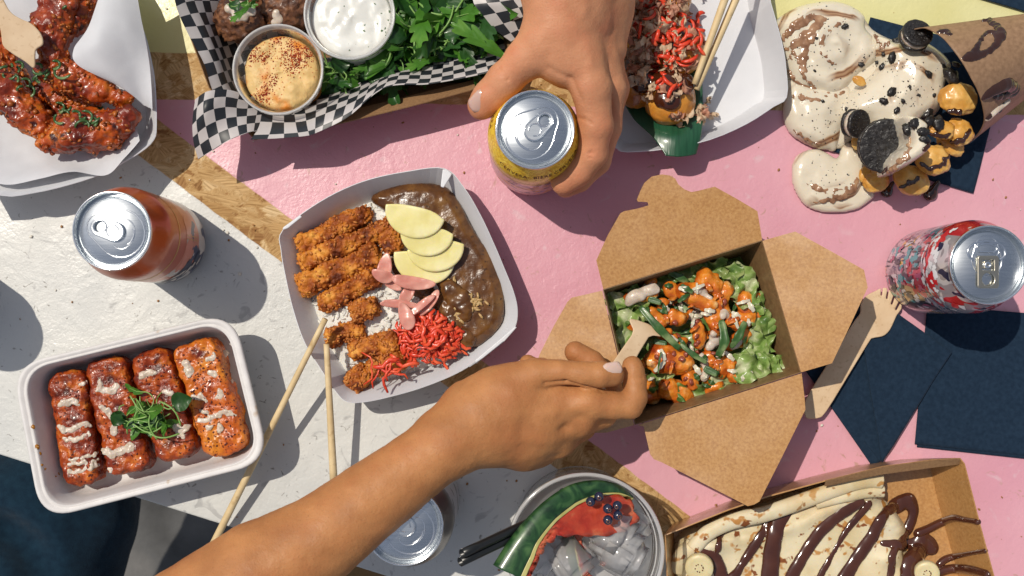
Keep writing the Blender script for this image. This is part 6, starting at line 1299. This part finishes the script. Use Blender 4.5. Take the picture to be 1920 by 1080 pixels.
V, F = drizzle(scr, [[C5(x, y)+(r*.8,) for x, y, r in p] for p in WALLP], h=.0006, k=.002, flat=1.0, lift=0, n=40); mk('chocolate_streaks', V, F, M['milk_choc'], None, label='thin chocolate streaks running up the right side of the crepe box', cat='chocolate sauce', kind='stuff')
M['banana'] = mat('banana', [(.3,(.62,.52,.28)),(.7,(.72,.64,.40))], 100, rough=.4, sss=.3, ssd=.003, bump=.1, bscale=300)
for i, (x, y, r_, h, lab) in enumerate(((250,612,72,.034,'banana slice at the lower left corner of the crepe'),(150,720,60,.030,'banana slice at the bottom edge left of the crepe'),(1420,640,62,.030,'banana slice peeking out right of the chocolate sauce'))):
    c0 = P(*C5(x, y), h); r0 = r_/2.743*(CAM_H-h)/FPX; V, F = lathe([(0,-.003),(r0*.95,-.003),(r0,-.002),(r0,.002),(r0*.95,.0028),(r0*.6,.0030),(r0*.35,.0024),(r0*.15,.0030),(0,.0026)], (0,0,0), 40); V = V@rotm(.15, -.2, 0).T+c0
    o2 = mk('banana_slice', V, F, M['banana'], None, label=lab, cat='banana slice', group='banana slices around the crepe')
    parts = []
    for k in range(9):
        a = k*2.4; V, F = ico(1); parts.append((V*.0006+np.array([r0*.28*math.cos(a), r0*.28*math.sin(a), .0028])@rotm(.15,-.2,0).T+c0, F))
    V, F = join(parts); mk('banana_seeds', V, F, M['fleck'], o2, kind='stuff')
# ================================================================ ICED DRINK
def D6(x, y): return (660+x/3.2, 860+y/3.2)
HD = .090; c_ = P(1098, 1035, HD)[:2]
def D7(x, y): return (600+x/2.25, 600+y/2.25)
t_dr = thing('drink_cup', (c_[0], c_[1], 0), 'clear plastic cup of iced drink with watermelon and blueberries at the bottom', 'cup')
M['cup2'] = clear('clear_cup_plastic', alpha=.02, dweight=.09, rough=.08, bump=.3, bscale=60, fres=1.3)
M['rim2'] = clear('clear_cup_rim', alpha=.05, dweight=.55, rough=.12, fres=1.2)
RT = mm(149, HD)
prof = [(0,.002),(.040,.0015),(.046,.001),(.0495,.005),(.0515,.03),(.0530,.06),(RT-.003,HD-.010),(RT-.002,HD-.004)]
V, F = lathe(prof, (c_[0], c_[1], 0), 96); mk('cup_wall', V, F, M['cup2'], t_dr)
V, F = tube([(c_[0]+(RT-.0016)*math.cos(a), c_[1]+(RT-.0016)*math.sin(a), HD-.0016) for a in np.linspace(0, 2*math.pi, 97)], .0016, 12, False); mk('cup_rim', V, F, M['rim2'], t_dr)
for zz in (.012, .028): V, F = tube([(c_[0]+(RT-.0045+.0)*math.cos(a), c_[1]+(RT-.0045)*math.sin(a), HD-zz) for a in np.linspace(0, 2*math.pi, 97)], .0006, 8, False); mk('rim_bead', V, F, M['rim2'], t_dr)
M['liquid'] = clear('clear_drink', tint=(.99,.99,.99), alpha=.02, dweight=.68, diff=(.93,.90,.87), tl=.35, rough=.05, bump=1.2, bscale=70, fres=1.2)
prof = [(0,.004),(.046,.004),(.049,.02),(.0505,.05),(.0510,HD-.026),(.0505,HD-.022),(0,HD-.0215)]
V, F = lathe(prof, (c_[0], c_[1], 0), 72); mk('drink', V, F, M['liquid'], None, label='clear bubbly drink filling the plastic cup', cat='drink')
M['ice_cube'] = clear('ice', tint=(.99,.99,1.), alpha=.05, dweight=.34, diff=(.98,.96,.94), tl=.3, rough=.07, bump=1.0, bscale=110, fres=1.35)
def cube(cx, cy, h, s, rot, lab):
    bm = bmesh.new(); bmesh.ops.create_cube(bm, size=1); bmesh.ops.bevel(bm, geom=bm.edges[:], offset=.2, segments=3, affect='EDGES'); bmesh.ops.subdivide_edges(bm, edges=bm.edges[:], cuts=1)
    V = np.array([v.co[:] for v in bm.verts])*np.array(s); F = [[v.index for v in f.verts] for f in bm.faces]; bm.free(); V = V+np.stack([fbm(V+cx+k, 60, 3) for k in (0, 5, 9)], 1)*.0042; V = V@rotm(*rot).T+P(cx, cy, h)
    mk('ice_cube', V, F, M['ice_cube'], None, label=lab, cat='ice cube', group='ice cubes in the clear drink')
rI = random.Random(4)
for i, (x, y, h, lab) in enumerate(((*D6(1560,430), .085, 'ice cube touching the blueberries on the right of the drink'),(*D6(1620,560),.083,'ice cube low on the right of the drink'),(*D6(1300,600),.080,'ice cube at the bottom middle of the drink'),(*D6(1130,560),.078,'ice cube at the lower left of the drink'),(*D6(1250,440), .060,'ice cube under the watermelon rind'),(*D6(1640,420),.068,'ice cube at the right rim of the drink'))):
    cube(x, y, h, (.034,.031,.024), (rI.uniform(-.5,.5), rI.uniform(-.5,.5), rI.uniform(0,3)), lab)
M['flesh'] = mat('watermelon_flesh', [(.3,(.34,.022,.012)),(.5,(.50,.065,.028)),(.7,(.64,.24,.11))], 60, detail=7, rough=.22, sss=.3, sssr=(.7,.15,.08), ssd=.004, coat=.4, bump=.4, bscale=400)
M['rind'] = mat('watermelon_rind', [(.35,(.006,.028,.010)),(.5,(.018,.065,.020)),(.7,(.060,.135,.045))], 70, rough=.35, coat=.25, dist=1.5, bump=.1, bscale=300)
M['rind_in'] = mat('pale_rind', [(.3,(.40,.36,.10)),(.7,(.55,.50,.20))], 100, rough=.35, coat=.2)
def wslice(outer, inner, fr, name, lab):
    """outer rind edge and inner flesh edge as (x, y, h) in D7; fr: share of the width that is rind, along the slice"""
    o = thing('watermelon_slice', P(*D7(*outer[len(outer)//2][:2]), outer[0][2]), lab, 'watermelon slice', 'watermelon slices in the drink')
    a = smooth_poly([P(*D7(x, y), hh) for x, y, hh in outer], 8, False); b = smooth_poly([P(*D7(x, y), hh) for x, y, hh in inner], 8, False); n = len(a)
    fr = np.interp(np.linspace(0, 1, n), np.linspace(0, 1, len(fr)), fr)
    def band(s0, s1, m, nm, th, rag=0):
        V, F = [], []; K = 6
        for i in range(n):
            for j in range(K+1):
                s = s0[i]+(s1[i]-s0[i])*j/K; p = a[i]+(b[i]-a[i])*s
                V.append(p+np.array([0, 0, -.0035*math.exp(-s*9)+.0008*math.sin(i*.9+j*2)*rag]))
        for i in range(n-1):
            for j in range(K): F.append((i*(K+1)+j, (i+1)*(K+1)+j, (i+1)*(K+1)+j+1, i*(K+1)+j+1))
        q = mk(nm, V, F, M[m], o); solid(q, th, -1)
    z = np.zeros(n); band(z, fr*.90, 'rind', 'rind', .005); band(fr*.90+.003, fr*1.08, 'rind_in', 'pale_rind', .005); band(fr*1.08+.003, z+1, 'flesh', 'flesh', .004, 1)
wslice([(745,1045,.118),(800,960,.116),(870,870,.114),(960,775,.110),(1050,712,.104),(1150,693,.098),(1240,712,.093),(1300,765,.090)],
       [(860,1088,.116),(905,1005,.114),(945,945,.112),(1010,908,.106),(1110,906,.100),(1205,905,.096),(1290,880,.091),(1335,835,.088)], [.93,.86,.70,.48,.32,.22,.15,.10], 'x', 'big watermelon slice with its green rind leaning over the cup rim')
wslice([(1018,905,.082),(1032,960,.082),(1050,1030,.082),(1075,1100,.082)], [(1098,905,.082),(1110,960,.082),(1125,1030,.082),(1145,1100,.082)], [.62,.58,.55,.5], 'x', 'second watermelon slice with narrow rind low in the middle of the drink')
M['berry'] = mat('blueberry', [(.3,(.008,.010,.028)),(.7,(.025,.032,.075))], 200, rough=.22, coat=.5, bump=.1, bscale=400)
M['berry_eye'] = mat('berry_crown', (.16,.07,.04), rough=.6)
for i, (x, y) in enumerate(((1432,258),(1482,228),(1535,300),(1592,282),(1535,368),(1595,340),(1268,205))):
    h = .113 if i < 6 else .098; r0 = mm(30/3.2, h); c0 = P(*D6(x, y), h); V, F = blob(c0, r0, 3, .03, 2, seed=i)
    lab = ('leftmost blueberry of the lying pair on the watermelon','upper right blueberry of the lying pair on the watermelon','upper left blueberry of the cluster of four','upper right blueberry of the cluster of four','lower left blueberry of the cluster of four','lower right blueberry of the cluster of four','blueberry half hidden behind the green watermelon rind')[i]
    o = thing('blueberry', c0, lab, 'blueberry', 'blueberries on the iced drink'); mk('berry_skin', V, F, M['berry'], o); V, F = tube([c0+rotm(.2,.3*(i%3-1),0)@np.array([r0*.32*math.cos(a), r0*.32*math.sin(a), r0*.93]) for a in np.linspace(0, 2*math.pi, 13)], .00035, 5, False); mk('berry_crown', V, F, M['berry_eye'], o)
# drinking straws
M['straw'] = mat('black_straw', (.012,.013,.014), rough=.3)
for k, (a, b, lab) in enumerate(((D6(660,570)+(.140,), D6(1420,215)+(.062,), 'upper black drinking straw leaning out of the iced drink'), (D6(650,620)+(.138,), D6(1430,255)+(.060,), 'lower black drinking straw leaning out of the iced drink'))):
    p, q = P(*a), P(*b); ps_ = np.array([p+(q-p)*s for s in np.linspace(0, 1, 10)]); V, F = tube(ps_, .0030, 20, False); o = mk('drinking_straw', V, F, M['straw'], None, label=lab, cat='straw', group='black drinking straws in the iced drink'); solid(o, .0004)
# ================================================================ HANDS AND ARMS
def skin(name, cols, red, dark_, freck=.0):
    return mat(name, cols, 40, detail=7, rough=.56, bump=.32, bscale=650, bdet=7, sss=.12, sssr=(.9,.35,.18), ssd=.005, coat=0, spec=.38,
        layers=((red, 30, .48, .85, 6), (dark_, 900, .58, 1.1, 2)), rvar=.08, rscale=90)
M['skin_light'] = skin('light_skin', [(.3,(.50,.215,.110)),(.7,(.62,.285,.150))], (.56,.17,.085), (.34,.14,.07))
M['skin_tan'] = skin('tan_skin', [(.3,(.37,.152,.054)),(.7,(.52,.230,.085))], (.42,.145,.052), (.20,.075,.03))
def wrinkle(V, Nn, pts, d, w_): return crease(V, Nn, [P(*p) for p in pts], d*.001, w_*.001)
# ---- hand reaching down from the top, gripping the yellow can
TH = [(1052,18,.118,17.5),(1012,88,.116,14.5),(985,112,.114,13.2),(945,152,.108,11.8),(918,182,.103,10.6),(902,200,.100,9.6)]
IX = [(1085,95,.116,16),(1108,165,.113,14.0),(1117,235,.106,11.6),(1110,288,.098,10.8),(1085,322,.092,9.8),(1056,343,.088,8.8)]
MD = [(1110,80,.100,17),(1138,165,.094,13.5),(1136,240,.086,11),(1118,300,.078,10),(1085,335,.073,9),(1060,350,.070,8.2)]
RG = [(1120,80,.080,17),(1145,165,.072,13),(1135,235,.065,10.5),(1110,300,.058,9.5),(1080,325,.054,8.5)]
PK = [(1118,75,.062,15),(1138,160,.052,11.5),(1125,225,.046,9.5),(1100,280,.042,8.5)]
PALM = [[(1078,-160,.115,29),(1078,-60,.114,29),(1072,10,.112,26),(1085,95,.108,18)], [(1100,-160,.100,28),(1105,-60,.098,29),(1115,10,.092,26),(1128,90,.088,18)], [(1078,-60,.090,26),(1095,10,.080,26),(1115,80,.068,18)],
        [(1040,-20,.116,24),(1048,60,.116,18),(1070,105,.112,17)], [(1035,60,.114,16.5),(1075,118,.112,14.5)], [(1012,88,.114,14),(1042,108,.112,13),(1080,120,.110,14)]]
pp = A([q[:3] for ch in [TH, IX, MD, RG, PK]+PALM for q in ch]); f = Field(pp.min(0)-.034, pp.max(0)+.034, .0011)
for ch in PALM: f.chain(ch, .012)
for ch in (PK, RG, MD, IX): f.chain(ch, .0032)
f.chain(TH, .005)
V, F = f.mesh(); V = relax(V, F, 3, .5); Nn = vnorm(V, F)
V = V+Nn*(fbm(V, 38, 3)*.0009+fbm(V, 150, 3)*.00035)[:,None]
for pts, d, w_ in (([(935,128,.120),(952,150,.120),(958,168,.115)],.9,1.3),([(928,134,.119),(944,158,.119)],.6,1.0),([(1082,222,.112),(1095,224,.117)],.6,1.2),([(1100,288,.11),(1130,283,.105)],.6,1.3),([(1062,318,.098),(1078,330,.10)],.6,1.0),([(1130,140,.118),(1150,230,.095)],1.6,3.0),([(1030,128,.126),(1070,148,.124),(1090,190,.122)],.6,2.5),([(990,60,.128),(1040,100,.13)],.4,2)):
    V = wrinkle(V, Nn, pts, d*1.5, w_)
for pts, d, w_ in (([(1085,-60,.14),(1098,20,.14),(1108,120,.13)],-.7,4),([(1130,-20,.125),(1142,60,.12),(1146,140,.11)],-.7,3.5),([(1040,-60,.14),(1060,0,.138),(1050,60,.135)],-.5,1.6),([(1100,225,.119),(1110,232,.117),(1122,236,.113)],.7,1.2),([(1084,210,.118),(1108,214,.121)],.5,1.0),([(1104,296,.108),(1126,292,.104)],.8,1.0),([(1060,325,.098),(1074,340,.098)],.7,1.0)):
    V = wrinkle(V, Nn, pts, d, w_)
h1 = mk('person', V, F, M['skin_light'], None, label='person reaching in from the top edge, light skinned hand gripping the yellow can', cat='person')
M['nail'] = mat('natural_nail', (.56,.36,.30), rough=.22, coat=.4, sss=.2)
def nail(c_, ang, tilt, L_, W_, parent, m='nail', roll_=0):
    n = 12; V, F = [], []
    for i in range(n+1):
        for j in range(9):
            u = i/n*2-1; v = j/4-1; w_ = W_*(1-.75*max(0, abs(u)-.55)**1.2*1.6)*(.92+.08*u); w_ = max(w_, W_*.25) if abs(u) < 1 else W_*.35
            V.append((u*L_, v*w_, -.30*W_*v*v-.10*L_*u*u))
    for i in range(n):
        for j in range(8): F.append((i*9+j, (i+1)*9+j, (i+1)*9+j+1, i*9+j+1))
    V = np.array(V)@rotm(roll_, tilt, ang).T+P(*c_); o = mk('fingernail', V, F, M[m], parent); solid(o, .0005); return o
sH = Surf([h1]); g = sH.hit(899, 194); nail((900,191,g[2]+.0006), math.radians(228), .38, .0085, .0070, h1, roll_=-.25)
# ---- arm from the lower left, hand holding the wooden fork
FA = [(200,1320,.135,42),(355,1172,.130,40.5),(488,1076,.125,36.3),(600,1010,.122,30.5),(690,941,.119,27.0),(772,880,.116,24.2),(842,828,.114,22.8)]
PAL = [[(842,824,.112,22),(900,782,.110,22),(960,752,.108,20),(1030,750,.106,14),(1108,754,.109,11.2)], [(842,828,.108,22.5),(930,802,.106,22.5),(1010,790,.104,19.5),(1078,786,.101,14)], [(900,815,.100,20),(980,820,.097,18),(1046,824,.092,13)], [(930,825,.092,18),(985,838,.088,15),(1010,842,.084,12)],
       [(880,765,.106,20),(930,738,.108,17),(975,718,.111,13.5)]]
TH2 = [(965,716,.112,14),(1005,702,.116,11.5),(1050,697,.119,8.6),(1098,701,.120,8.6),(1125,702,.120,9.0),(1149,702,.118,8.3)]
IX2 = [(1104,755,.109,11.4),(1148,760,.109,9.6),(1182,760,.108,9.4),(1191,745,.108,8.8),(1191,715,.107,8.0),(1188,694,.106,7.6),(1186,686,.106,7.2)]
MD2 = [(1085,786,.100,12.5),(1130,775,.090,10.2),(1150,752,.084,9.2),(1140,712,.084,8.6),(1110,680,.086,8.4),(1079,660,.086,8.0)]
RG2 = [(1046,824,.090,12.5),(1090,800,.074,10),(1095,760,.066,9),(1050,710,.064,8.6),(1016,690,.066,8)]
PK2 = [(1006,842,.082,11.5),(1040,815,.066,9),(1045,770,.060,8),(1015,700,.066,7.6),(990,681,.074,6.8)]
pp = A([q[:3] for ch in [FA, TH2, IX2, MD2, RG2, PK2]+PAL for q in ch]); f = Field(pp.min(0)-.05, pp.max(0)+.05, .0011)
f.chain(FA, .001)
for ch in PAL: f.chain(ch, .009)
for ch in (PK2, RG2, MD2): f.chain(ch, .0024)
f.chain(IX2, .0018)
f.chain(TH2, .0016)
# knuckles
for x, y, h, r_ in ((1100,756,.113,10),(1080,786,.105,9.5)): f.ell(P(x, y, h), np.array([r_*1.2, r_*.9, r_*.8])*.001, .008)
V, F = f.mesh(); V = relax(V, F, 4, .5); Nn = vnorm(V, F)
V = V+Nn*(fbm(V, 30, 3)*.0008+fbm(V, 150, 3)*.0003+fbm(V, 420, 2)*.00012)[:,None]
for pts, d, w_ in (([(1094,684,.124),(1100,706,.126),(1097,722,.122)],.9,.9),([(1103,686,.124),(1110,706,.125),(1107,722,.122)],.9,.9),([(1088,686,.124),(1092,704,.125)],.6,.8),([(1022,716,.124),(1060,714,.124),(1100,722,.122),(1128,730,.118)],1.6,1.6),
                   ([(1160,738,.121),(1178,736,.121),(1192,742,.119)],.6,1.0),([(1205,742,.112),(1196,772,.112)],.7,1.0),([(1040,850,.1),(990,830,.112),(920,836,.118),(860,852,.118)],1.0,5),([(1100,770,.118),(1060,800,.116),(980,805,.124)],1.0,4.5),([(1175,712,.117),(1205,708,.113)],.4,.9),([(1060,800,.118),(1030,810,.118)],.8,3)):
    V = wrinkle(V, Nn, pts, d*1.5, w_)
for pts, d, w_ in (([(1100,762,.12),(1040,775,.125),(960,778,.13)],-.6,4),([(1080,790,.115),(1000,800,.12),(930,806,.125)],-.5,3),([(905,860,.115),(960,848,.115),(1020,838,.11)],-1.0,2.6),([(948,824,.125),(956,822,.125)],-.6,1.6)):
    V = wrinkle(V, Nn, pts, d, w_)
h2 = mk('person', V, F, M['skin_tan'], None, label='person reaching in from the lower left, bare tan forearm and hand pinching a wooden fork', cat='person')
M['polish'] = mat('pale_pink_nail', (.66,.46,.38), rough=.15, coat=.6, sss=.15)
sH = Surf([h2]); g = sH.hit(1150, 693); nail((1149,695,g[2]+.0011), math.radians(6), .22, .0070, .0060, h2, 'polish', roll_=.15)
